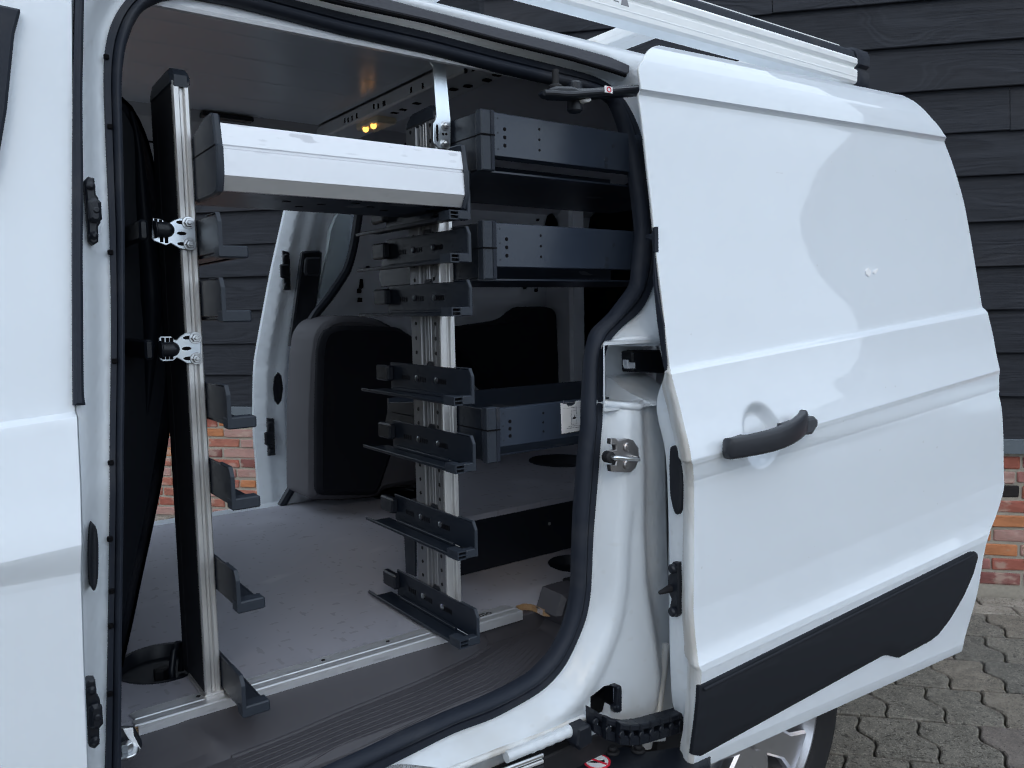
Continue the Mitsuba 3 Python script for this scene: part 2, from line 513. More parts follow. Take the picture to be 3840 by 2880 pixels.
# ================================================================ THE VAN
VAN = thing('cargo_van', 'white panel van with its side door slid open on an empty rack-fitted load bay', 'van')
SEAL_OUT = [[0.1283,0.573],[0.1388,0.675],[0.1449,0.743],[0.1535,0.8558],[0.1693,1.0769],[0.1862,1.2403],[0.1943,1.3526],[0.2,1.4673],[0.2042,1.5373],[0.2079,1.5729],[0.2141,1.6004],[0.2224,1.6227],[0.2346,1.6443],[0.2579,1.6724],[0.2938,1.6943],[0.3547,1.7075],[0.4176,1.7011],[0.5411,1.6963],[0.6883,1.6951],[0.8301,1.6887],[0.9932,1.6843],[1.0543,1.6802],[1.0972,1.6665],[1.1295,1.6352],[1.1503,1.5925],[1.1566,1.5387],[1.161,1.4486],[1.1591,1.3468],[1.1401,1.302],[1.0913,1.2434],[1.0265,1.2106],[0.991,1.1868],[0.9729,1.1489],[0.9518,1.0422],[0.9432,0.9606],[0.9348,0.8903],[0.93,0.8528],[0.9233,0.7473],[0.9129,0.7032],[0.8941,0.6726],[0.8668,0.6338],[0.8351,0.6105],[0.8053,0.5989],[0.7627,0.592],[0.7066,0.5846],[0.6326,0.587],[0.5729,0.5807],[0.5078,0.5735],[0.3743,0.5615],[0.2257,0.5467]]
SEAL_IN = [[0.1517,0.5622],[0.1578,0.6676],[0.1618,0.7371],[0.1689,0.8515],[0.1847,1.0749],[0.1963,1.1842],[0.212,1.3534],[0.2206,1.4696],[0.2234,1.5167],[0.2272,1.5526],[0.2349,1.5895],[0.2476,1.6219],[0.2606,1.6427],[0.2817,1.6582],[0.3149,1.6717],[0.376,1.6735],[0.4408,1.67],[0.543,1.6635],[0.6836,1.661],[0.8085,1.6546],[0.9288,1.6511],[1.0054,1.6509],[1.0625,1.6471],[1.0906,1.6369],[1.1025,1.6029],[1.1127,1.5523],[1.1158,1.4635],[1.1123,1.3924],[1.0811,1.2928],[1.0167,1.2395],[0.966,1.2099],[0.9425,1.1643],[0.9199,1.0726],[0.9055,0.982],[0.8959,0.8968],[0.8918,0.8284],[0.8888,0.7627],[0.8797,0.7224],[0.8634,0.6874],[0.8358,0.6567],[0.793,0.6338],[0.7432,0.6254],[0.6847,0.6215],[0.6336,0.6203],[0.5507,0.6165],[0.4607,0.61],[0.4186,0.6067],[0.2869,0.5958],[0.189,0.5849]]
so = smooth_curve(ccw(SEAL_OUT), 0.012)
si_dense = smooth_curve(ccw(SEAL_IN), 0.002, rounds=18)
# each point of the outer line is paired with one of the inner line, going round once
_sp = LineString(np.vstack([si_dense, si_dense[:1]]))
_q = np.array([_sp.project(Point(p)) for p in so])
_L = _sp.length
for i in range(1, len(_q)):
    while _q[i] < _q[i - 1] - _L / 2:
        _q[i] += _L
    while _q[i] > _q[i - 1] + _L / 2:
        _q[i] -= _L
for _ in range(10):
    _e = np.concatenate([[_q[-1] - _L], _q, [_q[0] + _L]])
    _q = 0.25 * _e[:-2] + 0.5 * _e[1:-1] + 0.25 * _e[2:]
sin_ = np.array([_sp.interpolate(x % _L).coords[0] for x in _q])

# seal: a flat rubber lip outside, a round hollow bulb inside
PROF = [(0.0, 0.004), (0.0, -0.003), (0.03, -0.005), (0.36, -0.0055), (0.41, -0.002), (0.45, -0.005), (0.52, -0.009), (0.62, -0.012), (0.74, -0.012), (0.86, -0.009), (0.95, -0.004), (1.0, 0.003), (0.98, 0.010), (0.93, 0.016)]
v, n, k = [], len(so), len(PROF)
for s_, o_ in PROF:
    q = so + (sin_ - so) * s_
    v.append(np.stack([q[:, 0], Ys(q[:, 1]) + o_, q[:, 1]], 1))
f = []
for a in range(k - 1):
    for i in range(n):
        j = (i + 1) % n
        f += [[a * n + i, a * n + j, (a + 1) * n + j], [a * n + i, (a + 1) * n + j, (a + 1) * n + i]]
SEAL = put(VAN, 'door_seal', tm(np.vstack(v), f), 'rubber', 40, label='black rubber seal round the open side doorway')
# small drain clips along the front length of the seal lip
for px in [[0.152,0.8018],[0.1578,0.884],[0.1607,0.9257],[0.1629,0.9885],[0.17,1.0779],[0.1848,1.1962],[0.1921,1.3266],[0.2056,1.482],[0.2094,1.5698]]:
    put(SEAL, 'clip', box(px[0] - 0.003, px[0] + 0.003, float(Ys(px[1])) - 0.0085, float(Ys(px[1])) - 0.004, px[1] - 0.003, px[1] + 0.003, 0.0008), 'dark_hole', False)

# pressed body side round the doorway
HOLE = Polygon(so + (sin_ - so) * 0.5).simplify(0.0008)
OUTER = Polygon(so)
POCKET = [[0.9581,1.1606],[0.9631,1.17],[0.9743,1.1768],[0.9916,1.1793],[1.0055,1.1803],[1.0999,1.1773],[1.1385,1.1757],[1.1483,1.1293],[1.1325,1.0831],[1.0856,1.08],[1.0303,1.0787],[0.9502,1.0869],[0.9488,1.1029],[0.9459,1.123]]
CHAIN = [[0.8981,0.5382],[0.8984,0.5719],[0.914,0.5762],[0.9306,0.5817],[0.9607,0.5765],[0.9683,0.5716],[0.9702,0.5653],[0.9699,0.5262],[0.9641,0.5237],[0.9527,0.5274],[0.949,0.5387],[0.9432,0.5233],[0.9245,0.5224],[0.9007,0.5296],[0.889,0.5342],[0.8935,0.5383]]


def body_y(a):
    a = np.asarray(a, float)
    d = np.array([OUTER.exterior.distance(Point(p)) for p in a])
    ins = shapely.contains_xy(OUTER, a[:, 0], a[:, 1])
    d = np.where(ins, 0, d)
    t = np.clip((d - 0.006) / 0.030, 0, 1)
    t = t * t * (3 - 2 * t)
    t2 = np.clip((d - 0.058) / 0.009, 0, 1) * np.clip((0.95 - a[:, 1]) / 0.1, 0, 1) * np.clip((a[:, 0] - 0.2) / 0.05, 0, 1)
    y = Ys(a[:, 1]) - 0.034 * t + 0.007 * t2
    top = np.clip(a[:, 1] - 1.704, 0, 0.0495)
    y = y + 0.05 - np.sqrt(0.05 ** 2 - top ** 2)
    # the sill turns in below its ridge
    left = np.clip((0.115 - a[:, 0]) / 0.03, 0, 1)
    # the rear side wall beyond the jamb lies a little further in
    r = np.clip((a[:, 0] - np.interp(a[:, 1], [0.3, 0.55, 0.75, 1.1, 1.2, 1.7], [1.02, 1.07, 1.03, 1.01, 1.10, 1.25])) / 0.05, 0, 1)
    y = y + 0.030 * r * r * (3 - 2 * r) * (a[:, 1] < 1.55)
    return y


SILL = [[0.0908,0.5599],[0.2878,0.5892],[0.4433,0.5924],[0.6197,0.548],[0.6896,0.547],[0.7838,0.5446],[0.8796,0.5424]]
BODY = [(0.02, 0.34)] + SILL + [[0.8845,0.5359],[0.8908,0.531],[0.8913,0.4971],[0.9389,0.4631],[1.0066,0.4344]] + [(1.12, 0.40), (1.36, 0.42), (1.42, 0.56), (1.55, 0.66), (1.70, 0.68), (1.85, 0.62), (1.95, 0.45), (1.98, 0.42), (2.03, 0.44), (2.05, 0.9), (2.02, 1.35), (1.95, 1.66), (1.90, 1.7535), (0.02, 1.7535)]
put(VAN, 'body_side', sheet(BODY, [list(HOLE.exterior.coords)[:-1], POCKET, CHAIN], body_y, 0.018, 0.011), 'jamb', 35, label='white painted body side and door frame, slightly dirty')

# raised rims pressed round the guide pocket
lip = [[[0.9688,1.1786],[0.9866,1.1829],[1.0079,1.1871],[1.0312,1.1914],[1.0543,1.1928],[1.0774,1.1914],[1.1025,1.1894]],
       [[0.9421,1.0843],[0.9732,1.0789],[1.0176,1.0718],[1.052,1.0722],[1.0822,1.0725]]]
for l in lip:
    q = smooth_curve(l, 0.006, False, 2)
    put(VAN, 'pressed_rim', tube([(x, float(body_y([(x, z)])[0]) + 0.001, z) for x, z in q], 0.0065, 10), 'jamb', 40)
# the pocket's inside and the track that runs back from it
x0, x1 = min(p[0] for p in POCKET) + 0.004, 1.16
zp0, zp1 = min(p[1] for p in POCKET) - 0.004, max(p[1] for p in POCKET) + 0.004
pk = [prism([(x0 - 0.004, 1.012), (x1, 1.012), (x1, 1.13), (1.056, 1.13)], zp0 - 0.005, zp0 - 0.0005, 'z'),
      prism([(x0 - 0.004, 1.012), (x1, 1.012), (x1, 1.13), (1.056, 1.13)], zp1 + 0.0005, zp1 + 0.006, 'z'),
      prism([(x0 - 0.007, 1.012), (x0 - 0.004, 1.012), (1.058, 1.13), (1.055, 1.13)], zp0 - 0.004, zp1 + 0.004, 'z'),
      prism([(1.054, zp0 - 0.004), (x1, zp0 - 0.004), (x1, zp1 + 0.004), (1.054, zp1 + 0.004)], 1.13, 1.14)]
pk.append(prism([(1.004, zp0 - 0.004), (1.010, zp0 + 0.001), (1.03, zp0 + 0.006), (1.06, zp0 + 0.014), (1.09, zp0 + 0.026), (1.11, zp0 + 0.038), (1.129, zp0 + 0.044), (1.129, zp0 - 0.004)], 1.058, x1, 'x'))
PK = put(VAN, 'guide_pocket', pk, 'jamb', 40)
tr = [[1.1009,1.1637],[1.1118,1.1645],[1.1153,1.1659],[1.2366,1.1604],[1.2367,1.1127],[1.1046,1.124],[1.102,1.1273]]
put(PK, 'guide_track', prism(tr, 1.100, 1.129, 'y', 0.003, 0), 'black', 25)
put(PK, 'track_clip', prism([[1.0731,1.1401],[1.0731,1.1499],[1.0782,1.1497],[1.0782,1.1454],[1.095,1.1439],[1.0949,1.1328],[1.0764,1.1332]], 1.085, 1.099, 'y', 0.0015), 'inner_paint', 25)
# deep recess behind the cable chain
cx = [p[0] for p in CHAIN]
cz = [p[1] for p in CHAIN]
put(VAN, 'chain_recess', [box(min(cx) - 0.01, max(cx) + 0.01, 1.09, 1.10, min(cz) - 0.01, max(cz) + 0.01), box(min(cx) - 0.012, min(cx) - 0.005, 1.02, 1.1, min(cz), max(cz)), box(max(cx) + 0.005, max(cx) + 0.012, 1.02, 1.1, min(cz), max(cz)),
                          box(min(cx), max(cx), 1.02, 1.1, max(cz) + 0.004, max(cz) + 0.010)], 'black', False)
fl = [[0.9408,0.5827],[0.954,0.5815],[0.9615,0.5764],[0.9638,0.5699],[0.9635,0.5304],[0.9574,0.5285],[0.946,0.5322],[0.9427,0.5379],[0.9424,0.5437],[0.9499,0.5441],[0.952,0.5721]]
put(VAN, 'chain_bracket', prism(fl, 0.990, 1.002, 'y', 0.002), 'black', 25)
for p in [[0.952,0.5764],[0.9514,0.5415]]:
    put(VAN, 'bracket_screw', cyl((p[0], 0.992, p[1]), (p[0], 0.987, p[1]), 0.003, 12, bevel=0.0008), 'anthracite', 25)
# folded wheel arch edge behind the door
q = smooth_curve([[1.1195,0.5996],[1.1131,0.5549],[1.098,0.5237],[1.0852,0.4982],[1.0725,0.4744],[1.0598,0.4539]], 0.01, False, 2)
put(VAN, 'arch_edge', tube([(x, float(body_y([(x, z)])[0]) - 0.004, z) for x, z in q], 0.007, 10), 'edge', 40)

# dark cover strip along the roof rail over the doorway
gut = [[0.3113,1.7274],[0.4078,1.7249],[0.5278,1.7206],[0.6706,1.7163],[0.8091,1.7143],[0.9393,1.7131],[1.0545,1.71],[1.1073,1.702],[1.1037,1.6883],[1.0974,1.6831],[1.0503,1.6868],[0.9636,1.6919],[0.8061,1.6945],[0.6683,1.6992],[0.525,1.6988],[0.4053,1.7017],[0.309,1.7048]]
gm = prism(gut, 0.0, 0.012, 'y', 0.002, 0)
gm.vertices[:, 1] += Ys(gm.vertices[:, 2]) - 0.034 - 0.006
put(VAN, 'roof_rail_strip', gm, 'plastic', 25, label='dark strip along the top of the side doorway')
gq = smooth_curve([[0.3087,1.7023],[0.405,1.699],[0.5247,1.696],[0.6681,1.698],[0.8059,1.6933],[0.9634,1.6904],[1.05,1.6852],[1.0971,1.6815]], 0.012, False, 1)
put(VAN, 'rail_groove', tube([(x, float(Ys(z)) - 0.0345, z) for x, z in gq], 0.0032, 8), 'dark_hole', 40)
# roof skin
prof = [(1.168, 1.7505), (1.185, 1.758), (1.21, 1.763), (1.30, 1.772), (1.5, 1.79), (1.75, 1.797), (2.0, 1.79), (2.2, 1.772), (2.29, 1.759), (2.325, 1.748), (2.34, 1.735)]
put(VAN, 'roof', prism(prof + [(y, z - 0.012) for y, z in prof[::-1]], -0.9, 2.02, 'x'), 'paint', 35)

# front door, closed, at the left edge of the picture
FD = [(-0.30, 0.36), (-0.30, 1.75)] + [[0.1769,1.7133],[0.17,1.6162],[0.1576,1.4529],[0.1449,1.2936],[0.1332,1.1511],[0.1333,1.1414],[0.1333,1.1267],[0.1325,1.1092],[0.1289,1.0602],[0.1231,0.9938],[0.1181,0.8789],[0.1137,0.7618],[0.1109,0.6609]]


def fd_y(a):
    a = np.asarray(a, float)
    y = Yf(a[:, 1])
    z = a[:, 1] + 0.055 * (0.12 - a[:, 0])
    zc, zb = 1.1428, 1.0031
    y = y + 0.011 * np.clip((z - zc + 0.012) / 0.014, 0, 1) + 0.015 * np.clip((zb - z) / 0.05, 0, 1) - 0.004 * np.clip((zb - z - 0.05) / 0.3, 0, 1)
    return y


fe_ = np.array(FD[2:])
fe_ = fe_[np.argsort(fe_[:, 1])]


def fd_row(p0, p1, off):
    (x0, z0), (x1, z1) = p0, p1
    k = (z1 - z0) / (x1 - x0)
    xr = float(np.interp(z1, fe_[:, 1], fe_[:, 0]))
    return [-0.95, z1 + k * (-0.95 - xr), xr, z1, off]


FROWS = [fd_row(*[[0.1046,1.6901],[0.1785,1.7072]], 0.011), fd_row(*[[0.086,1.4469],[0.1593,1.4551]], 0.011), fd_row(*[[0.0741,1.2934],[0.1465,1.2941]], 0.011), fd_row(*[[0.0621,1.1391],[0.1346,1.1439]], 0.011),
         fd_row(*[[0.062,1.1382],[0.1344,1.143]], 0.010), fd_row(*[[0.0609,1.1326],[0.133,1.1384]], 0.0), fd_row(*[[0.0548,1.0615],[0.1289,1.0651]], 0.0), fd_row(*[[0.0495,1.0005],[0.1242,1.0052]], 0.0),
         fd_row(*[[0.0492,0.9955],[0.124,1.0]], 0.0018), fd_row(*[[0.0482,0.9735],[0.1235,0.973]], 0.012), fd_row(*[[0.0475,0.9628],[0.1234,0.9627]], 0.013), fd_row(*[[0.0412,0.8723],[0.1208,0.8743]], 0.011), fd_row(*[[0.0287,0.6884],[0.1129,0.6826]], 0.008)]
FROWS.append([-0.95, 0.37, FROWS[-1][2] + 0.004, 0.37, 0.03])
fdm = loft([list(np.array(a_) * (1 - s_) + np.array(b_) * s_) for a_, b_ in zip(FROWS[:-1], FROWS[1:]) for s_ in np.arange(6) / 6] + [FROWS[-1]], 30, 0.0, lambda x, z: Yf(z))
fe3 = np.array([fdm.vertices[i * 30 + 29] for i in range(len(fdm.vertices) // 30)])
put(VAN + '__front_door', 'rear_edge', loft_edge(fe3), 'paint', 40)
FDK = put(VAN, 'front_door', fdm, 'paint', 25, label='white front door at the left edge')
wf = [[0.0406,1.5939],[0.0956,1.5943],[0.1151,1.5933],[0.1152,1.5899],[0.1116,1.577],[0.1077,1.5642],[0.0939,1.4773],[0.0828,1.4256],[0.065,1.3743],[0.0107,1.3549]]
wm = prism(wf, 0.0, 0.014, 'y', 0.003, 0)
wm.vertices[:, 1] += Yf(wm.vertices[:, 2]) - 0.004
put(FDK, 'window_seal', wm, 'rubber', 25)
# black strip on the rear edge of the front door's window frame
for name, pts, w, m_, o0 in (('frame_strip', [[0.1777,1.6574],[0.174,1.6196],[0.1619,1.5079],[0.1451,1.3183],[0.1366,1.2144],[0.1317,1.1516],[0.1434,1.1511],[0.1429,1.1626],[0.1467,1.214],[0.1553,1.3185],[0.1629,1.4003],[0.1716,1.5093],[0.1832,1.6216],[0.1868,1.6596]], 0.02, 'rubber', -0.052),):
    sm = prism(pts, 0.0, w, 'y', 0.003, 0)
    sm.vertices[:, 1] += Ys(sm.vertices[:, 2]) + o0
    put(FDK, name, sm, m_, 25, label='black strip along the rear edge of the front door window')

# black buffers on the front edge of the doorway: two guide blocks and two plugs


def guide_block(parent, pts_top, scale, yoff, ny=-1):
    """A plastic guide: base plate, two screw domes and a ribbed nose."""
    (x, z), s = pts_top, scale
    y = float(Ys(z)) + yoff
    base = [(-0.010, 0.055), (-0.004, 0.062), (0.006, 0.060), (0.007, 0.030), (0.011, 0.024), (0.012, -0.020), (0.007, -0.028), (0.006, -0.056), (-0.002, -0.062), (-0.010, -0.056)]
    k = put(parent, 'guide_block', prism([(x + a * s, z + b * s) for a, b in base], y - 0.006, y + 0.012, 'y', 0.002), 'black', 25)
    for b in (0.045, -0.045):
        put(k, 'screw_dome', cyl((x - 0.001, y - 0.012, z + b * s), (x - 0.001, y, z + b * s), 0.0075 * s, 18, bevel=0.003), 'black', 40)
    put(k, 'nose', [box(x - 0.006, x + 0.008, y - 0.016, y - 0.004, z - 0.022 * s, z + 0.022 * s, 0.004), cyl((x + 0.002, y - 0.018, z), (x + 0.002, y - 0.013, z), 0.006 * s, 16, bevel=0.0015)], 'black', 30)
    return k


for p in [[0.1716,1.3719],[0.129,0.7982]]:
    guide_block(VAN, p, 0.63 if p[1] > 1 else 0.66, -0.036)
pl = [[0.1425,1.0187],[0.14,1.0147],[0.1375,0.9992],[0.1356,0.9781],[0.135,0.9532],[0.1365,0.9394],[0.1399,0.9431],[0.1423,0.9534],[0.1442,0.9728],[0.1453,0.9941],[0.145,1.0103]]
put(VAN, 'rubber_plug', prism(smooth_curve(pl, 0.004, True, 1), 0.985, 1.01, 'y', 0.003, 0), 'trim', 40)

# striker plate on the rear jamb
SK = [[0.9355,1.0264],[0.9475,1.0256],[0.9529,1.0204],[0.977,1.0218],[0.9883,1.0178],[1.0016,1.0025],[1.0034,0.9829],[0.9937,0.9676],[0.9823,0.9614],[0.9562,0.9657],[0.9361,0.9693],[0.9337,0.9809],[0.9453,0.98],[0.9472,0.9859],[0.9337,0.989],[0.9332,1.0052],[0.9473,1.0062],[0.9463,1.0139],[0.9347,1.0171]]
kc = put(VAN, 'striker_plate', prism(SK, 0.985, 0.9955, 'y', 0.0015, 0), 'striker', 25, label='worn steel striker plate on the rear jamb')
for p in [[0.9721,1.0082],[0.9712,0.9774]]:
    put(kc, 'screw_head', [cyl((p[0], 0.986, p[1]), (p[0], 0.981, p[1]), 0.0085, 18, bevel=0.002), cyl((p[0], 0.9815, p[1]), (p[0], 0.9805, p[1]), 0.004, 6)], 'striker', 30)
a, b = [[0.9291,0.9963],[0.987,0.9877]]
put(kc, 'striker_bar', tube([(a[0], 0.992, a[1]), (a[0], 0.972, a[1]), (a[0] + 0.006, 0.965, a[1]), (b[0] - 0.006, 0.965, b[1]), (b[0], 0.972, b[1]), (b[0], 0.992, b[1])], 0.0038, 10), 'bolt', 50)
put(kc, 'bar_collar', cyl((a[0] - 0.002, 0.992, a[1]), (a[0] - 0.002, 0.976, a[1]), 0.010, 18, bevel=0.002), 'soot', 30)

# ---------------------------------------------------------------- sill, step and tracks
ZF = 0.672
fl_step = []
# moulded step: flat tread with ribs, rising to the load floor's edge
ridge = [[0.2097,0.6707],[0.8843,0.6759]]
tread = [(1.03, 0.625), (1.075, 0.622), (1.10, 0.620), (1.125, 0.622), (1.137, 0.630), (1.150, 0.640), (1.187, 0.656), (1.195, 0.664)]


BORDER = np.array([[0.2378,1.1083],[0.3136,1.1117],[0.3973,1.1179],[0.4902,1.1315],[0.6375,1.1458],[0.7829,1.1742],[0.8669,1.2134],[0.9394,1.2651],[0.9907,1.3121]])


def step_mesh():
    cols = np.linspace(0.12, 0.965, 140)
    Yv = np.linspace(1.035, 1.198, 110)
    bx = np.concatenate([[0.0], BORDER[:, 0]])
    by = np.concatenate([[BORDER[0, 1]], BORDER[:, 1]])
    yb = np.interp(cols, bx, by)
    yb = np.where(cols > BORDER[-1, 0], 1.25, yb)
    v = []
    for y in Yv:
        x = cols
        rise = np.clip((y - yb) / np.maximum(1.187 - yb, 0.02), 0, 1)
        rise = np.where(yb > 1.19, 0, rise)
        z = 0.622 + 0.040 * rise ** 0.8 * (1 - 0.2 * (1 - rise))
        z = z - 0.012 * np.clip((1.046 - y) / 0.012, 0, 1)
        t = (y - 1.035) / 0.163
        ridge_x = 0.285 + 0.02 * np.sin(t * 4.0)
        z = z + np.exp(-((x - ridge_x) / 0.016) ** 2) * np.clip(rise * 3, 0, 1) * np.clip((0.93 - t) * 4, 0, 1) * 0.006
        z = z - 0.004 * np.clip((ridge_x - x) / 0.02, 0, 1) * np.clip((1 - t) * 4, 0, 1) * np.clip(rise * 4, 0, 1)
        z = z + 0.030 * np.clip((x - 0.93) / 0.03, 0, 1) ** 2
        v.append(np.stack([x, np.full_like(x, y), z], 1))
    n, m = len(Yv), len(cols)
    f = []
    for i in range(n - 1):
        for j in range(m - 1):
            a, b, c, d = i * m + j, i * m + j + 1, (i + 1) * m + j + 1, (i + 1) * m + j
            f += [[a, b, c], [a, c, d]]
    v = np.vstack(v)
    o = len(v)
    v = np.vstack([v, v[:m] - [0, 0.0, 0.06]])
    for j in range(m - 1):
        f += [[o + j, o + j + 1, j + 1], [o + j, j + 1, j]]
    return tm(v, f)


STM = step_mesh()
STEP = put(VAN, 'door_step', STM, 'step', 50, label='ribbed grey plastic step inside the side doorway')
_sv = STM.vertices[:15400].reshape(110, 140, 3)


def step_z(x, y):
    i = np.clip((y - 1.035) / 0.163 * 109, 0, 108.99)
    j = np.clip((x - 0.12) / 0.845 * 139, 0, 138.99)
    a, b = int(i), int(j)
    u, w = i - a, j - b
    z = _sv[:, :, 2]
    return (z[a, b] * (1 - u) * (1 - w) + z[a + 1, b] * u * (1 - w) + z[a, b + 1] * (1 - u) * w + z[a + 1, b + 1] * u * w)


RA = np.array([[0.3089,1.0968],[0.3913,1.1022],[0.4813,1.1121],[0.6228,1.1202],[0.7645,1.1473],[0.8382,1.174],[0.8865,1.195]])
RBZ = np.array([[0.3144,0.9988],[0.3766,1.0123],[0.4406,1.0228],[0.5989,1.0314],[0.7102,1.0364],[0.794,1.0654],[0.8821,1.1152]])
for k_ in range(8):
    q = RA + (RBZ - RA) * k_ / 7
    q = np.array([[np.interp(s_, np.arange(7), q[:, c_]) for c_ in (0, 1)] for s_ in np.linspace(0, 6, 90)])
    for _ in range(4):
        q[1:-1] = 0.25 * q[:-2] + 0.5 * q[1:-1] + 0.25 * q[2:]
    q = q[(q[:, 1] > 1.036) & (q[:, 1] < 1.19)]
    if len(q) > 4:
        put(STEP, 'rib', tube([(x, y, step_z(x, y) + 0.0001) for x, y in q], np.minimum(0.0017, 0.0004 + 0.0002 * np.minimum(np.arange(len(q)), np.arange(len(q))[::-1])), 6), 'step', 60)
q = np.array([[0.3136,1.1117],[0.3973,1.1179],[0.4902,1.1315],[0.6375,1.1458],[0.7829,1.1742],[0.8669,1.2134],[0.9394,1.2651],[0.9843,1.3037]])
q = np.array([[np.interp(s_, np.arange(8), q[:, c_]) for c_ in (0, 1)] for s_ in np.linspace(0, 7, 90)])
for _ in range(4):
    q[1:-1] = 0.25 * q[:-2] + 0.5 * q[1:-1] + 0.25 * q[2:]
q = q[q[:, 1] < 1.19]
put(STEP, 'tread_border', tube([(x, y, step_z(x, y) - 0.001) for x, y in q], 0.0042, 8), 'step', 60)
put(STEP, 'riser_panel', box(0.13, 1.07, 1.1985, 1.30, 0.60, 0.6592, 0.003), 'step', 25)
# white sill face and the runner tracks below it
put(VAN, 'sill_face', box(-0.5, 0.90, 1.035, 1.05, 0.36, 0.60, 0.004), 'jamb', 25)
sl = [[0.6197,0.548],[0.8796,0.5424]]
q = np.array([(x, 0.998, z) for x, z in np.linspace(sl[0], sl[1], 30)])
ext = q[0] + (q[0] - q[-1]) * 0.9
put(VAN, 'sill_edge', tube(np.vstack([[ext], q]), 0.0055, 10), 'edge', 40)
tk = [[0.6223,0.5502],[0.7571,0.5456],[0.8467,0.5415],[0.851,0.538],[0.85,0.5287],[0.8345,0.5252],[0.7567,0.5265],[0.6218,0.5293]]
tx = np.array(tk)
# bumpy pale sleeve over the runner
a, b = [[0.7054,0.5373],[0.8449,0.536]]
u = np.linspace(0, 1, 60)
put(VAN, 'runner_sleeve', tube([(a[0] + (b[0] - a[0]) * t, 0.99, a[1] + (b[1] - a[1]) * t) for t in u], 0.0095 + 0.0012 * np.abs(np.sin(u * 22)) * (u > 0.35), 16), 'jamb', 50, label='pale ribbed sleeve on the lower door runner')
a, b = [[0.5404,0.5246],[0.7758,0.513]]
for dz, r, m_ in ((0.004, 0.004, 'bolt'), (-0.006, 0.0035, 'alu'), (-0.016, 0.005, 'soot'), (-0.024, 0.0035, 'alu')):
    put(VAN, 'runner_rail', tube([(a[0] + (b[0] - a[0]) * t, 0.985, a[1] + dz + (b[1] - a[1]) * t) for t in np.linspace(0, 1, 4)], r, 8), m_, 40)
put(VAN, 'runner_channel', box(-0.5, 1.0, 1.0, 1.034, 0.36, 0.50, 0.003), 'soot', 25)

# lower roller arm
ARM = put(VAN, 'roller_arm', [prism([[0.8473,1.0578],[0.8764,1.067],[0.9129,1.0581],[0.9601,1.0326],[0.9648,1.0071],[0.978,0.9968],[0.9954,0.9618],[1.0588,0.933],[1.098,0.902],[1.0029,0.8234],[0.7814,0.9972]], 0.456, 0.444, 'z', 0.002), box(0.80, 1.02, 0.93, 0.99, 0.38, 0.44, 0.006)], 'black', 25, label='black roller arm of the side door under its sill')
zt = 0.4615
c = [0.9022,0.9913]
ex, ey = [0.9198,0.9759], [0.9193,1.009]
rs = 0.5 * (math.dist(c, ex) + math.dist(c, ey))
SG = put(VAN, 'warning_sticker', cyl((c[0], c[1], 0.4565), (c[0], c[1], 0.4575), rs, 40), 'sticker_red', 20, label='round red and white no-stepping sticker on the roller arm')
put(SG, 'white_field', cyl((c[0], c[1], 0.4574), (c[0], c[1], 0.4580), rs * 0.83, 40), 'sticker_white', 20)
shoe = np.array([(-0.80, -0.20), (-0.60, -0.28), (-0.2, -0.30), (0.30, -0.28), (0.62, -0.30), (0.66, -0.05), (0.62, 0.22), (0.45, 0.10), (0.1, 0.05), (-0.25, -0.02), (-0.55, -0.08)]) * rs * 0.78
ang = math.radians(-39)
R2 = np.array([[math.cos(ang), -math.sin(ang)], [math.sin(ang), math.cos(ang)]])
put(SG, 'shoe_symbol', prism([tuple(np.array(c) + R2 @ (p * 1.1)) for p in shoe], 0.4579, 0.4584, 'z'), 'ink', False)
bar = np.array([(-0.86, -0.10), (0.86, -0.10), (0.86, 0.10), (-0.86, 0.10)]) * rs * 0.95
a2 = math.radians(-39 - 33)
R3 = np.array([[math.cos(a2), -math.sin(a2)], [math.sin(a2), math.cos(a2)]])
put(SG, 'diagonal_bar', prism([tuple(np.array(c) + R3 @ p) for p in bar], 0.4583, 0.4588, 'z'), 'sticker_red', False)
for p in [[0.8818,1.0498],[0.9438,0.9961],[0.9844,0.9721]]:
    put(ARM, 'arm_screw', [cyl((p[0], p[1], 0.455), (p[0], p[1], 0.461), 0.013, 22, bevel=0.002), cyl((p[0], p[1], 0.461), (p[0], p[1], 0.468), 0.008, 18, bevel=0.002), cyl((p[0], p[1], 0.4682), (p[0], p[1], 0.4686), 0.004, 6)], 'soot', 30)
put(ARM, 'arm_block', prism([[0.839,0.5478],[0.8641,0.5482],[0.8684,0.5433],[0.8699,0.5138],[0.8411,0.5103],[0.8343,0.5208]], 0.965, 0.995, 'y', 0.003), 'black', 25)

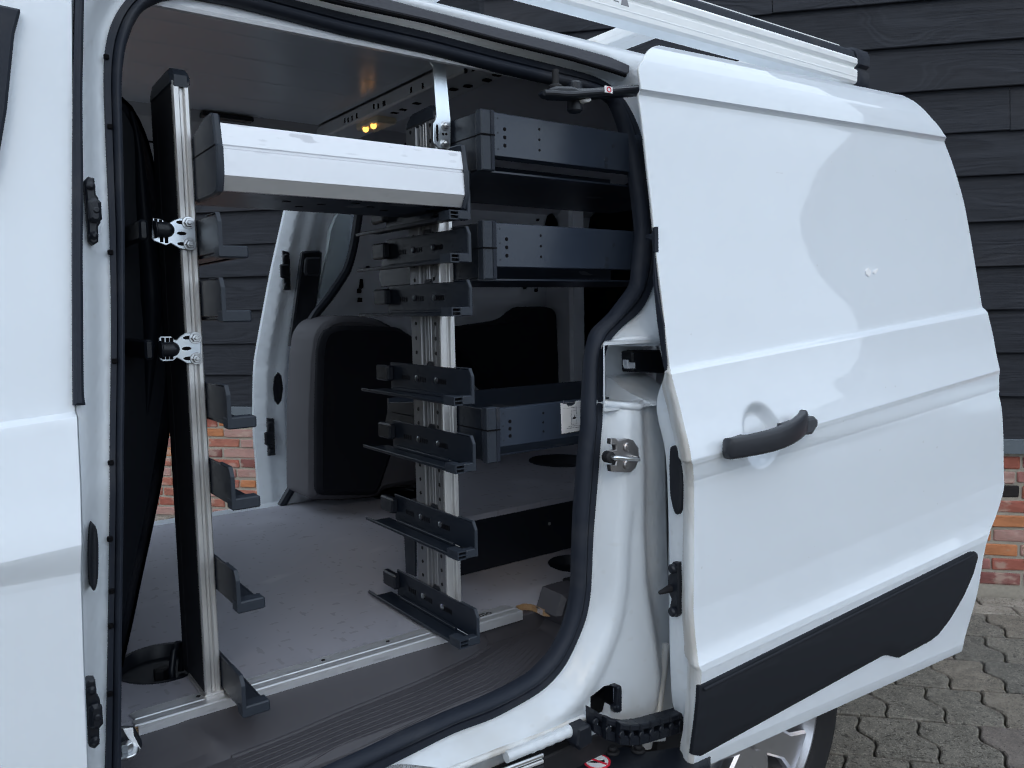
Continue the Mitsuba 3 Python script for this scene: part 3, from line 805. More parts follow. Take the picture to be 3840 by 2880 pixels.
# cable chain of hinged links, hanging in a bow to the door
path = smooth_curve([(0.882, 1.03, 0.612), (0.880, 0.985, 0.575)] + [(p[0], 0.955, p[1]) for p in [[0.8654,0.5596],[0.8828,0.5415],[0.9114,0.5248],[0.9371,0.5132],[0.9653,0.5057],[0.9904,0.5021],[1.018,0.4993],[1.0463,0.4963],[1.0752,0.4941],[1.107,0.4911]]] if False else [(p[0], p[1]) for p in [[0.8647,0.5787],[0.8654,0.5609],[0.8775,0.5446],[0.9006,0.5306],[0.9242,0.5191],[0.9464,0.5107],[0.9692,0.5058],[0.9943,0.5029],[1.022,0.4994],[1.0504,0.4957],[1.0794,0.4924],[1.1092,0.4896]]], 0.0005, False, 40)
dl = np.concatenate([[0], np.cumsum(np.linalg.norm(np.diff(path, axis=0), axis=1))])
nl = 11
CC = None
for i in range(nl):
    s0, s1 = dl[-1] * i / nl, dl[-1] * (i + 1) / nl
    a = np.array([np.interp(s0, dl, path[:, 0]), np.interp(s0, dl, path[:, 1])])
    b = np.array([np.interp(s1, dl, path[:, 0]), np.interp(s1, dl, path[:, 1])])
    d = (b - a) / np.linalg.norm(b - a)
    h = 0.0195
    # a link stays upright: top and bottom rails, with window and pin
    Lx = b - a
    yy = 0.952 + 0.03 * max(0, 1 - i / 3.0)
    quad = lambda z0, z1, e0=0.0, e1=1.0: [(a[0] + Lx[0] * e0, a[1] + Lx[1] * e0 + z0), (a[0] + Lx[0] * e1, a[1] + Lx[1] * e1 + z0), (a[0] + Lx[0] * e1, a[1] + Lx[1] * e1 + z1), (a[0] + Lx[0] * e0, a[1] + Lx[1] * e0 + z1)]
    if abs(Lx[0]) < 0.014:
        continue
    m_ = [prism(quad(-h, -0.002, 0.02, 0.98), yy - 0.010, yy + 0.012, 'y', 0.0015), prism(quad(0.008, h, 0.02, 0.98), yy - 0.012, yy + 0.014, 'y', 0.002), prism(quad(-0.004, 0.010, 0.0, 0.42), yy - 0.009, yy + 0.011), cyl((a[0] + Lx[0] * 0.1, yy - 0.013, a[1] + Lx[1] * 0.1), (a[0] + Lx[0] * 0.1, yy - 0.009, a[1] + Lx[1] * 0.1), 0.006, 14, bevel=0.001)]
    put(ARM, 'chain_link', m_, 'black', 25)

# rear wheel under the door
WC = (1.41, 1.03, 0.315)
WH = thing('wheel', '', '') if False else VAN + '__rear_wheel'


def lathe(prof, n=72):
    """prof: (radius, y) pairs, turned about the wheel's axis (y)."""
    t = np.arange(n) * 2 * np.pi / n
    v = np.concatenate([np.stack([r * np.cos(t), np.full(n, y), r * np.sin(t)], 1) for r, y in prof])
    f = []
    for k in range(len(prof) - 1):
        for i in range(n):
            j = (i + 1) % n
            f += [[k * n + i, k * n + j, (k + 1) * n + j], [k * n + i, (k + 1) * n + j, (k + 1) * n + i]]
    return tm(v + np.array(WC), f)


put(WH, 'tyre', lathe([(0.205, 0.0), (0.212, -0.012), (0.225, -0.020), (0.255, -0.024), (0.282, -0.018), (0.300, 0.002), (0.311, 0.012), (0.315, 0.03), (0.315, 0.06), (0.309, 0.062), (0.309, 0.068), (0.315, 0.07), (0.315, 0.11), (0.309, 0.112), (0.309, 0.118), (0.315, 0.12), (0.313, 0.17), (0.28, 0.20), (0.21, 0.19)]), 'tyre', 35)
RM = put(WH, 'rim', lathe([(0.208, -0.004), (0.207, -0.012), (0.200, -0.013), (0.196, -0.004), (0.185, 0.02), (0.178, 0.08), (0.175, 0.15), (0.05, 0.15)]), 'rim', 35)
for i in range(7):
    a = i * 2 * math.pi / 7 + 0.35
    sp = [(0.0, 0.035), (0.06, 0.034), (0.13, 0.030), (0.194, 0.052), (0.194, -0.052), (0.13, -0.030), (0.06, -0.034), (0.0, -0.035)]
    ca, sa = math.cos(a), math.sin(a)
    put(WH, 'spoke', prism([(WC[0] + r * ca - w * sa, WC[2] + r * sa + w * ca) for r, w in sp], WC[1] - 0.004 + 0.0007 * i, WC[1] + 0.03, 'y', 0.006), 'rim', 30)
put(WH, 'hub_cap', cyl((WC[0], WC[1] - 0.012, WC[2]), (WC[0], WC[1] + 0.02, WC[2]), 0.032, 28, bevel=0.004), 'rim', 30)
# wheel house behind
put(VAN, 'wheel_house', [box(1.02, 1.80, 1.20, 1.22, 0.30, 0.70), box(1.02, 1.80, 1.06, 1.21, 0.69, 0.70), box(1.03, 1.04, 1.06, 1.21, 0.34, 0.70)], 'soot', False)
put(VAN, 'underbody', box(-0.9, 2.0, 1.10, 2.40, 0.34, 0.36, 0.0), 'soot', False)

# ---------------------------------------------------------------- the slid-open door
KEY = [  # left end, right end of each feature line (x, z), offset from the door's outer face
    ([[1.1417,1.7329],[1.9532,1.7484]], 0.022),
    ([[1.1038,1.7173],[1.9657,1.7311]], 0.010),
    ([[1.0763,1.7002],[1.9736,1.7125]], 0.004),
    ([[1.054,1.6805],[1.9784,1.6928]], 0.0),
    ([[1.0349,1.6584],[1.9951,1.6735]], 0.0),
    ([[1.0323,1.6248],[2.0183,1.6436]], -0.001),
    ([[1.0346,1.623],[2.0246,1.6406]], 0.004),
    ([[1.0349,1.6171],[2.0273,1.634]], 0.010),
    ([[1.0354,1.6084],[2.0335,1.6223]], 0.011),
    ([[1.036,1.4597],[2.0844,1.4765]], 0.010),
    ([[1.0329,1.343],[2.0941,1.3687]], 0.011),
    ([[1.029,1.146],[2.0966,1.2381]], 0.011),
    ([[1.0282,1.1421],[2.0974,1.2324]], 0.010),
    ([[1.0184,1.1347],[2.0954,1.2199]], -0.001),
    ([[1.0241,1.064],[2.1074,1.1532]], 0.0),
    ([[1.021,0.9933],[2.1013,1.0819]], -0.001),
    ([[1.0262,0.9845],[2.1045,1.076]], 0.002),
    ([[1.0375,0.9531],[2.1,1.0345]], 0.014),
    ([[1.0397,0.9367],[2.0927,1.014]], 0.016),
    ([[1.0364,0.8251],[2.0977,0.8559]], 0.017),
    ([[1.0334,0.7285],[2.0983,0.8104]], 0.016),
    ([[1.0328,0.6655],[2.049,0.7394]], 0.008),
    ([[1.0286,0.6372],[1.9978,0.7027]], -0.002),
    ([[1.0332,0.6265],[1.9861,0.6871]], -0.003),
    ([[1.0344,0.5986],[1.9762,0.6468]], 0.0),
    ([[1.0351,0.4982],[1.9417,0.5004]], 0.0),
    ([[1.0301,0.4654],[1.9249,0.447]], -0.002),
    ([[1.0337,0.4374],[1.9293,0.4247]], 0.002)]
rows = [(a[0], a[1], b[0], b[1], o) for (a, b), o in KEY]
SHARP = {4, 5, 7, 11, 13, 15, 17, 22, 24}


def door_rows(rows):
    R = np.array(rows)
    t = np.arange(len(R))
    from scipy.interpolate import PchipInterpolator
    P = [PchipInterpolator(t, R[:, k]) for k in range(4)]
    out = []
    for i in range(len(R) - 1):
        for s in np.arange(14) / 14:
            out.append([p(i + s) for p in P] + [np.interp(i + s, t, R[:, 4])])
    out.append(list(R[-1]))
    return out


DR = VAN + '__sliding_door'
dskin = loft(door_rows(rows), 46, 0.0, Yd)
# a dished hollow behind the handle
hc = [1.2136,1.0126]
dx, dz = (dskin.vertices[:, 0] - hc[0]) / 0.062, (dskin.vertices[:, 2] - hc[1]) / 0.060
K2 = door_rows(rows)
dskin2 = loft([r for r in K2], 260, 0.0, Yd)
dx, dz = (dskin2.vertices[:, 0] - hc[0]) / 0.055, (dskin2.vertices[:, 2] - hc[1]) / 0.062
rr = np.sqrt(dx ** 2 + dz ** 2)
t = np.clip((1.0 - rr) / 0.42, 0, 1)
dskin2.vertices[:, 1] += 0.022 * t * t * (3 - 2 * t)
put(DR, 'outer_skin', dskin2, 'paint', 28)
# folded front edge of the door, inner frame and its black fittings
edge_o = np.array([(r[0], float(Yd(r[0], r[1])) + r[4], r[1]) for r in K2])
hem = []
offs = [(0.0, 0.0), (-0.004, 0.004), (-0.005, 0.010), (0.001, 0.024), (0.010, 0.034), (0.016, 0.046)]
n = len(edge_o)
hs_ = np.clip((1.16 - edge_o[:, 2:3]) / 0.05, 0.16, 1)
v = np.vstack([edge_o + np.array([a, b, 0]) * hs_ for a, b in offs])
f = []
for k in range(len(offs) - 1):
    for i in range(n - 1):
        a, b, c, d = k * n + i, k * n + i + 1, (k + 1) * n + i + 1, (k + 1) * n + i
        f += [[a, b, c], [a, c, d]]
put(DR, 'folded_edge', tm(v, f), 'edge', 40, label='dusty folded front edge of the sliding door')
# far edge and lower edge returns
edge_r = np.array([(r[2], float(Yd(r[2], r[3])) + r[4], r[3]) for r in K2])
v = np.vstack([edge_r + np.array([a, b, 0]) for a, b in ((0, 0), (0.003, 0.006), (0, 0.02), (-0.02, 0.05))])
f = []
for k in range(3):
    for i in range(n - 1):
        a, b, c, d = k * n + i, k * n + i + 1, (k + 1) * n + i + 1, (k + 1) * n + i
        f += [[a, b, c], [a, c, d]]
put(DR, 'rear_return', tm(v, f), 'paint', 40)
# inner frame of the door, an upright pressed shell with a rounded lower front corner
prof_in = [[0.969,1.0887],[0.9601,0.8907]]
ip = [(1.13, 1.60), (1.13, 1.20), (1.10, 1.14), (1.046, 1.08), (1.046, 0.62), (1.050, 0.56), (1.062, 0.51), (1.085, 0.475), (1.12, 0.455), (1.95, 0.50), (1.97, 1.5), (1.90, 1.62)]
inner = prism(smooth_curve(ip, 0.02, True, 2), 0.0, 0.060, 'y', 0.012)
iy = inner.vertices[:, 1].copy()
inner.vertices[:, 1] = Yd(inner.vertices[:, 0], inner.vertices[:, 2]) + 0.034 + iy
put(DR, 'inner_frame', inner, 'jamb', 50)
put(DR, 'lower_return', loft([(rows[-1][0], rows[-1][1], rows[-1][2], rows[-1][3], 0.002), (rows[-1][0], rows[-1][1] + 0.004, rows[-1][2], rows[-1][3] + 0.004, 0.03)], 30, 0.0, Yd), 'paint', False)


def on_frame(z, off=0.0):     # a point on the inner frame's front face
    return 1.0455, float(Yd(1.046, z)) + 0.034 + 0.03 + off


# black rubber flap along the upper front edge
fl_ = [[0.9747,1.3433],[0.9682,1.2833],[0.951,1.2193],[0.9424,1.1438],[0.9477,1.133],[0.9542,1.1472],[0.9693,1.2273],[0.979,1.2997]]
put(DR, 'edge_seal', [prism(fl_, 1.028, 1.041, 'x', 0.002)], 'rubber', 30)
put(DR, 'upper_edge_seal', prism([[0.9725,1.3431],[0.9735,1.3867],[0.98,1.3857],[0.9822,1.3756],[0.9954,1.3743],[0.9965,1.3688],[0.9822,1.3644],[0.979,1.3435]], 1.030, 1.039, 'x', 0.001), 'rubber', 30)
lz = [[0.9445,1.0055],[0.9328,1.0111],[0.9233,1.0058],[0.918,0.9807],[0.9169,0.9403],[0.9209,0.9029],[0.9272,0.8877],[0.9357,0.8918],[0.9443,0.9191],[0.9466,0.9683]]
put(DR, 'rubber_plug', prism(smooth_curve(lz, 0.004, True, 1), 1.034, 1.052, 'x', 0.003), 'trim', 40)
gz = [[0.9384,0.8016],[0.926,0.8033],[0.924,0.7496],[0.9246,0.7103],[0.9292,0.7038],[0.9418,0.7016],[0.9455,0.7181],[0.9419,0.7333],[0.951,0.7477],[0.9492,0.7736],[0.942,0.7811],[0.9445,0.7917]]
gk = put(DR, 'guide_pin_block', prism(gz, 1.036, 1.052, 'x', 0.002), 'black', 30)
gy, gzz = [0.9438,0.7524]
put(gk.rsplit('__', 1)[0], 'guide_pin', cyl((1.040, gy, gzz), (1.004, gy - 0.004, gzz), 0.0075, 18, r1=0.0035, bevel=0.002), 'soot', 40)
for q in [[0.9337,0.7915],[0.9336,0.7137]]:
    put(DR, 'screw_dome', cyl((1.038, q[0], q[1]), (1.026, q[0], q[1]), 0.0085, 18, bevel=0.003), 'black', 40)

# black lower trim
tp = [[1.0269,0.6028],[1.9033,0.6755],[1.9275,0.6724],[1.942,0.6635],[1.9448,0.6538],[1.9277,0.6203],[1.8854,0.5704],[1.8364,0.5258],[1.7978,0.5018],[1.768,0.4946],[1.6457,0.4873],[1.6297,0.4935],[1.6139,0.4996],[1.5979,0.5068],[1.5803,0.5098],[1.0437,0.4671],[1.0216,0.4778]]
tpm = sheet(tp, [], lambda a: Yd(a[:, 0], a[:, 1]) - 0.008 + 0.0045 * np.clip(1 - np.array([Polygon(tp).exterior.distance(Point(q)) for q in a]) / 0.004, 0, 1), 0.007, 0.012)
TP = put(DR, 'lower_trim', tpm, 'trim', 25, label='black plastic trim along the bottom of the sliding door')
ta, tb = [[1.0333,0.5971],[1.9135,0.6664]]
tq = np.linspace(ta, tb, 12)
put(DR, 'trim_ridge', tube([(x, float(Yd(x, z)) - 0.0078, z) for x, z in tq], 0.003, 8), 'trim', 40)
# handle: an arched grip on two feet
hp = [[1.0903,1.0067],[1.1283,1.0103],[1.1778,1.0143],[1.226,1.0202],[1.2678,1.027],[1.3041,1.0333]]
hq = smooth_curve(hp, 0.005, False, 3)
uu = np.linspace(0, 1, len(hq))
lift = -0.012 - 0.030 * np.sin(np.pi * np.clip(uu * 0.94 + 0.03, 0, 1)) ** 0.6
th = 0.0180 + 0.0035 * uu
sec = np.arange(14) * 2 * np.pi / 14
v, f = [], []
for i, (x, z) in enumerate(hq):
    y = float(Yd(x, z)) + lift[i]
    for s in sec:
        c_, s_ = math.cos(s), math.sin(s)
        e = 0.55
        v.append((x, y + 0.011 * math.copysign(abs(c_) ** e, c_), z + th[i] * math.copysign(abs(s_) ** e, s_)))
n = 14
for i in range(len(hq) - 1):
    for j in range(n):
        k = (j + 1) % n
        f += [[i * n + j, i * n + k, (i + 1) * n + k], [i * n + j, (i + 1) * n + k, (i + 1) * n + j]]
v += [tuple(np.mean(v[:n], 0) - [0.006, 0, 0]), tuple(np.mean(v[-n:], 0) + [0.006, 0, 0])]
for j in range(n):
    k = (j + 1) % n
    f += [[len(v) - 2, k, j], [len(v) - 1, (len(hq) - 1) * n + j, (len(hq) - 1) * n + k]]
put(DR, 'door_handle', tm(v, f), 'handle', 45, label='black pull handle of the sliding door')
f0 = prism([[1.1141,1.0187],[1.1513,1.0228],[1.1555,1.0184],[1.1401,1.0029],[1.1296,0.9922],[1.1152,0.9885],[1.1062,0.9962]], 0.0, 0.030, 'y', 0.004, 0)
f1 = prism([[1.2594,1.0314],[1.3351,1.04],[1.3428,1.0322],[1.3367,1.0215],[1.3165,1.0093],[1.2851,1.0096],[1.2695,1.0249],[1.2572,1.0247]], 0.0, 0.030, 'y', 0.005, 0)
for m_ in (f0, f1):
    m_.vertices[:, 1] += Yd(m_.vertices[:, 0], m_.vertices[:, 2]) - 0.026
    put(DR, 'handle_foot', m_, 'handle', 30)
# a light reflection on the door, painted in as two small white patches
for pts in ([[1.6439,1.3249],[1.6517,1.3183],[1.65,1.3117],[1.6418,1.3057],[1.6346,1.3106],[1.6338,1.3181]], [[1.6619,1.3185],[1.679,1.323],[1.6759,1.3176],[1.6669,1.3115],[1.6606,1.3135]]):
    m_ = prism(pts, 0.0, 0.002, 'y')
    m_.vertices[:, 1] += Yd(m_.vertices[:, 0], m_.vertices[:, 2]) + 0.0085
    put(DR, 'painted_glint', m_, 'sticker_white', False)

# upper roller arm reaching from the door into the roof rail
UA = VAN + '__upper_arm'
ap = [[0.8627,1.6066],[0.8661,1.6126],[0.8795,1.6176],[0.9135,1.622],[0.9274,1.6209],[0.9557,1.6254],[1.0979,1.6535],[1.0938,1.6363],[1.0068,1.6199],[0.9413,1.6078],[0.9133,1.604],[0.8826,1.6011],[0.8692,1.6025]]
put(UA, 'bar', prism(ap, 1.05, 1.085, 'y', 0.004), 'black', 30, label='black upper roller arm of the sliding door')
put(UA, 'bar_edge', tube([(x, 1.050, z) for x, z in smooth_curve([[0.8508,1.6024],[0.8788,1.6059],[0.9023,1.6067],[0.9475,1.6161],[1.0684,1.6397]], 0.01, False, 2)], 0.0045, 8), 'handle', 40)
a = [0.887,1.6419]
put(UA, 'pivot', [cyl((a[0] + 0.005, 1.07, 1.605), (a[0] + 0.005, 1.07, 1.65), 0.006, 14), cyl((a[0] + 0.005, 1.07, 1.618), (a[0] + 0.005, 1.07, 1.625), 0.012, 18, bevel=0.002)], 'soot', 40)
b = [0.9474,1.625]
put(UA, 'roller', cyl((b[0], 1.085, 1.590), (b[0], 1.085, 1.642), 0.0135, 24, bevel=0.003), 'black', 40)
put(UA, 'nylon_tip', prism([[0.9457,1.6073],[0.9636,1.6124],[0.9654,1.6087],[0.96,1.6046],[0.9492,1.6037]], 1.06, 1.08, 'y', 0.002), 'white_nylon', 30)
q = [0.9908,1.6262]
K = put(UA, 'warning_sticker', box(q[0] - 0.009, q[0] + 0.009, 1.0445, 1.0465, q[1] - 0.0055, q[1] + 0.0055), 'sticker_white', False, label='small red and white warning sticker on the upper arm')
ring = [tube([(q[0] + 0.0045 * math.cos(t), 1.0443, q[1] + 0.004 * math.sin(t)) for t in np.arange(20) * math.pi / 10], 0.0010, 6, True)]
put(UA, 'sticker_ring', ring, 'sticker_red', 40)

# ---------------------------------------------------------------- inside the load bay
# load floor of plywood with its aluminium edge strip
fe = [0.6902,2.3182]
WAVE = [[0.8984,1.2184],[0.9171,1.2191],[0.9276,1.2073],[0.9292,1.1903],[0.9271,1.1703],[0.9359,1.16],[0.9729,1.1865]]
FLOORP = [(-0.05, 1.19), (0.884, 1.19)] + WAVE + [(1.10, 1.27), (2.06, 1.27), (2.06, 2.325), (-0.05, 2.325)]
rc = [0.2873,1.3896]
ring_hole = [(rc[0] + 0.075 * math.cos(t), rc[1] + 0.085 * math.sin(t)) for t in np.arange(40) * math.pi / 20]
hole2c = [1.1602,1.342]
ring_hole2 = [(hole2c[0] + 0.060 * math.cos(t), hole2c[1] + 0.065 * math.sin(t)) for t in np.arange(40) * math.pi / 20]
FP = Polygon(FLOORP, [ring_hole, ring_hole2])
flm = trimesh.creation.extrude_polygon(FP, 0.012, engine='earcut')
flm.apply_translation([0, 0, 0.660])
LF = put(VAN, 'load_floor', flm, 'plywood', 20, label='grey patterned plywood load floor with pale scuffs')
put(LF, 'bare_edge', [prism([(0.12, 0.6605), (0.212, 0.6605), (0.212, 0.6715), (0.12, 0.6715)], 1.1885, 1.1895)], 'ply_edge', False)
put(LF, 'wavy_edge', prism(WAVE[:6] + [(x, y - 0.0022) for x, y in WAVE[:6]][::-1], 0.6600, 0.6725, 'z'), 'bare_wood', False, label='bare wavy wood edge at the rear end of the strip')
s0, s1 = 0.205, 0.890
es = [prism([(s0, 1.187), (s1, 1.187), (s1, 1.2035), (s0, 1.2035)], 0.672, 0.6748, 'z', 0.0006), prism([(s0 + 0.004, 1.2055), (s1 - 0.002, 1.2055), (s1 - 0.006, 1.232), (s0 + 0.010, 1.232), (s0, 1.226)], 0.672, 0.6752, 'z', 0.0008), prism([(s0 + 0.002, 1.2034), (s1, 1.2034), (s1, 1.2056), (s0 + 0.002, 1.2056)], 0.672, 0.6738, 'z'), prism([(s0 + 0.004, 1.1845), (s1, 1.1845), (s1, 1.1872), (s0 + 0.004, 1.1872)], 0.657, 0.6746, 'z', 0.0006)]
ES = put(LF, 'edge_strip', es, 'alu_front', 20, label='bright aluminium strip along the front edge of the load floor')
for x in (0.30, 0.50, 0.62):
    put(LF, 'strip_screw', cyl((x, 1.219, 0.6752), (x, 1.219, 0.6758), 0.0035, 12), 'soot', False)
tx = [0.814,1.2133]
put(LF, 'strip_lettering', text_on('Sortimo', 0.0145, (0.764, 1.2075, 0.6753), (1, 0.02, 0), (0, 1, 0), 0.0004), 'ink', False, label='black word printed on the aluminium edge strip')


LOOPC = [0.3012,1.3516]


def tie_ring(c, r, loop=True):
    x, y = c
    ks = put(LF, 'tie_down_cup', [lathe_at([(r, 0.010), (r * 1.0, 0.0125), (r * 0.93, 0.0122), (r * 0.88, 0.002), (r * 0.84, -0.008), (0.001, -0.009)], (x, y, 0.660))], 'black', 40)
    if loop:
        put(LF, 'tie_down_bolt', [cyl((x - 0.005, y - 0.015, 0.648), (x - 0.005, y - 0.015, 0.668), 0.013, 6, bevel=0.002), cyl((x - 0.005, y - 0.015, 0.668), (x - 0.005, y - 0.015, 0.6685), 0.008, 18)], 'soot', 30)
        lx, ly = LOOPC
        pts = [(lx - 0.013, ly - 0.022, 0.656), (lx - 0.012, ly - 0.020, 0.680), (lx - 0.005, ly - 0.010, 0.704), (lx + 0.004, ly + 0.002, 0.711), (lx + 0.012, ly + 0.014, 0.704), (lx + 0.014, ly + 0.020, 0.680), (lx + 0.012, ly + 0.022, 0.656)]
        put(LF, 'tie_down_loop', tube(np.array([[np.interp(s, np.arange(7), [p[k] for p in pts]) for k in range(3)] for s in np.linspace(0, 6, 25)]), 0.0055, 10), 'black', 50)


def lathe_at(prof, c, n=48):
    t = np.arange(n) * 2 * np.pi / n
    v = np.concatenate([np.stack([r * np.cos(t), r * 1.1 * np.sin(t), np.full(n, z)], 1) for r, z in prof])
    f = []
    for k in range(len(prof) - 1):
        for i in range(n):
            j = (i + 1) % n
            f += [[k * n + i, k * n + j, (k + 1) * n + j], [k * n + i, (k + 1) * n + j, (k + 1) * n + i]]
    return tm(v + np.array(c), f)


tie_ring(rc, 0.075)
tie_ring(hole2c, 0.060, False)
c3 = [1.1812,2.2248]
put(LF, 'far_tie_down', [lathe_at([(0.080, 0.0), (0.080, 0.004), (0.070, 0.006), (0.066, 0.001), (0.001, 0.001)], (c3[0], c3[1], 0.672)), tube([(c3[0] - 0.05, c3[1], 0.676), (c3[0] - 0.02, c3[1] + 0.012, 0.684), (c3[0] + 0.03, c3[1] + 0.006, 0.684), (c3[0] + 0.055, c3[1] - 0.01, 0.676)], 0.006, 8)], 'black', 40)
c4 = [1.5113,1.7874]

# lever, black pocket and bolt at the front end of the step
put(VAN, 'step_lever', prism([[0.178,0.7104],[0.1897,0.708],[0.19,0.6979],[0.1973,0.6767],[0.1923,0.6749],[0.1869,0.6889],[0.1853,0.6915],[0.1795,0.7055]], 1.112, 1.116, 'y', 0.001), 'sticker_white', 25)
put(VAN, 'step_pocket', prism([[0.1721,0.7129],[0.1919,0.7063],[0.1943,0.7014],[0.2005,0.6841],[0.201,0.6778],[0.199,0.6734],[0.1907,0.6703],[0.1699,0.6748]], 1.1185, 1.125, 'y', 0.002), 'black', 25)
bc = [0.1794,0.6841]
put(VAN, 'step_bolt', [cyl((bc[0], 1.105, bc[1] - 0.004), (bc[0], 1.105, bc[1] - 0.001), 0.0155, 24, bevel=0.001), cyl((bc[0], 1.105, bc[1] - 0.001), (bc[0], 1.105, bc[1] + 0.011), 0.0075, 6, bevel=0.001)], 'bolt', 30)
# bracket at the rear end of the step
put(VAN, 'step_end_bracket', prism([[0.928,0.6697],[0.9447,0.7083],[0.9868,0.7085],[1.0107,0.7056],[1.0098,0.6307],[0.9468,0.6467]], 1.125, 1.20, 'y', 0.008), 'step', 30)
put(VAN, 'rear_box_rim', prism([[1.0108,0.6565],[1.0173,0.6839],[1.0358,0.6765],[1.0355,0.6539],[1.0251,0.6515]] if False else [[0.9629,0.7071],[0.9825,0.7088],[0.9823,0.6949],[0.9725,0.7003]], 1.142, 1.149, 'y', 0.001), 'black', 25)

# raised plywood box over the rear floor
rz = 0.8014
RB = put(VAN, 'raised_floor', [prism([(0.878, 1.432), (2.05, 1.432), (2.05, 2.32), (1.38, 2.32)], rz - 0.012, rz, 'z')], 'plywood', False, label='raised plywood floor behind the rack')
put(RB, 'riser', prism([(0.881, 1.435), (2.05, 1.435), (2.05, 1.447), (0.892, 1.447), (1.384, 2.31), (1.376, 2.31)], 0.673, rz - 0.0125, 'z'), 'black', False)
put(RB, 'riser_screw', cyl((1.16, 1.4345, 0.745), (1.16, 1.4335, 0.745), 0.004, 10), 'alu', False)
tt = [1.5113,1.7874]
put(RB, 'tie_down_cup', lathe_at([(0.09, 0.0), (0.09, 0.003), (0.080, 0.005), (0.074, 0.001), (0.001, 0.001)], (tt[0] - 0.02, min(tt[1], 2.2), rz)), 'black', 40)

# far side wall of the bay with its own open doorway
FAR = [[1.0999,1.6708],[1.0941,1.5642],[1.0846,1.4425],[1.0692,1.3706],[1.0151,1.2876],[0.9675,1.2315],[0.9407,1.1588],[0.9259,0.9893],[0.9141,0.7896],[0.8918,0.7205],[0.8498,0.6622]]
fc = smooth_curve(FAR, 0.012, False, 4)
FW = [tuple(p) for p in fc] + [(fc[-1][0], 0.64), (2.08, 0.64), (2.08, 1.62), (1.2, 1.72), (fc[0][0], 1.70)]


def fw_y(a):
    a = np.asarray(a, float)
    y = 2.345 - 0.13 * np.clip((a[:, 1] - 1.15) / 0.5, 0, 1.1)
    d = np.array([LineString(fc).distance(Point(p)) for p in a])
    t = np.clip((d - 0.05) / 0.03, 0, 1)
    # pressed panel fields
    u = np.clip((np.minimum(a[:, 0] - 1.23, 1.80 - a[:, 0]) / 0.04), 0, 1) * np.clip((np.minimum(a[:, 1] - 1.28, 1.56 - a[:, 1]) / 0.04), 0, 1)
    return y - 0.012 * (1 - t) + 0.018 * u


put(VAN, 'far_wall', sheet(FW, [], fw_y, 0.02, 0.016), 'inner_paint', 35, label='bare painted metal inside of the far side wall')
v = []
PR2 = [(-0.030, 0.0), (-0.028, -0.030), (-0.016, -0.040), (-0.004, -0.034), (0.004, -0.012), (0.004, 0.01)]
tang = np.gradient(fc, axis=0)
tang /= np.linalg.norm(tang, axis=1, keepdims=True)
nor = np.stack([tang[:, 1], -tang[:, 0]], 1)
nor *= np.sign((nor @ np.array([-1.0, 0.3])))[:, None]
base = np.array([fw_y([p])[0] for p in fc])
for s_, o_ in PR2:
    q = fc - nor * s_ * 0.75
    v.append(np.stack([q[:, 0], base + o_ * 0.6, q[:, 1]], 1))
f = []
n = len(fc)
for a in range(len(PR2) - 1):
    for i in range(n - 1):
        f += [[a * n + i, a * n + i + 1, (a + 1) * n + i + 1], [a * n + i, (a + 1) * n + i + 1, (a + 1) * n + i]]
put(VAN, 'far_door_seal', tm(np.vstack(v), f), 'rubber', 40)
put(VAN, 'far_roof_rail', prism([(1.95, 1.735), (1.98, 1.70), (2.10, 1.66), (2.20, 1.60), (2.24, 1.575), (2.26, 1.59), (2.24, 1.66), (2.15, 1.74)], -0.3, 2.05, 'x'), 'roof_metal', 25)
put(VAN, 'far_rail_seam', tube([(-0.2, 2.085, 1.664), (0.9, 2.085, 1.664)], 0.003, 6), 'dark_hole', 40)
# holes and slots pressed through the far wall
hl = []
for x, y, w, h in ((783, 470, 5, 5), (783, 480, 4, 9), (779, 580, 4, 4), (769, 614, 4, 11), (767, 629, 4.5, 4.5), (773, 648, 5, 5), (1130, 622, 4, 4), (1150, 627, 4, 5), (1195, 632, 5, 3), (1182, 640, 3, 3), (1196, 612, 3, 4), (1203, 612, 3, 4), (1210, 745, 3, 3), (1212, 846, 3, 3), (1130, 480, 3, 3), (1128, 495, 3, 4), (1202, 472, 3, 3), (1200, 484, 3, 3)):
    hl.append((x, y, w, h))
for P_, (w, h) in zip([[1.1404,1.5433],[1.1398,1.526],[1.128,1.3848],[1.1102,1.3356],[1.1062,1.3139],[1.1147,1.2864],[1.7693,1.325],[1.8117,1.3166],[1.9146,1.308],[1.9129,1.3423],[1.9286,1.3424],[1.9408,1.1115],[1.9427,0.9337],[1.774,1.5602],[1.9302,1.5815]], ((5, 5), (4, 10), (4, 4), (4, 11), (5, 5), (5, 5), (4, 4), (4, 5), (6, 4), (3, 4), (3, 4), (3, 3), (3, 3), (3, 3), (3, 3))):
    y = float(fw_y([P_])[0]) - 0.012
    w, h = w * 0.0013, h * 0.0013
    put(VAN, 'wall_hole', prism([(P_[0] - w, P_[1] - h), (P_[0] + w, P_[1] - h), (P_[0] + w, P_[1] + h), (P_[0] - w, P_[1] + h)], y + 0.0045, y + 0.02), 'dark_hole', False)
sq = [[1.8159,1.5768],[1.8288,1.5858],[1.8478,1.5652],[1.8518,1.5455],[1.847,1.522],[1.8128,1.5272],[1.8112,1.5519]]
put(VAN, 'wall_cutout', prism(sq, float(fw_y([sq[0]])[0]) - 0.014, 2.4), 'dark_hole', False)
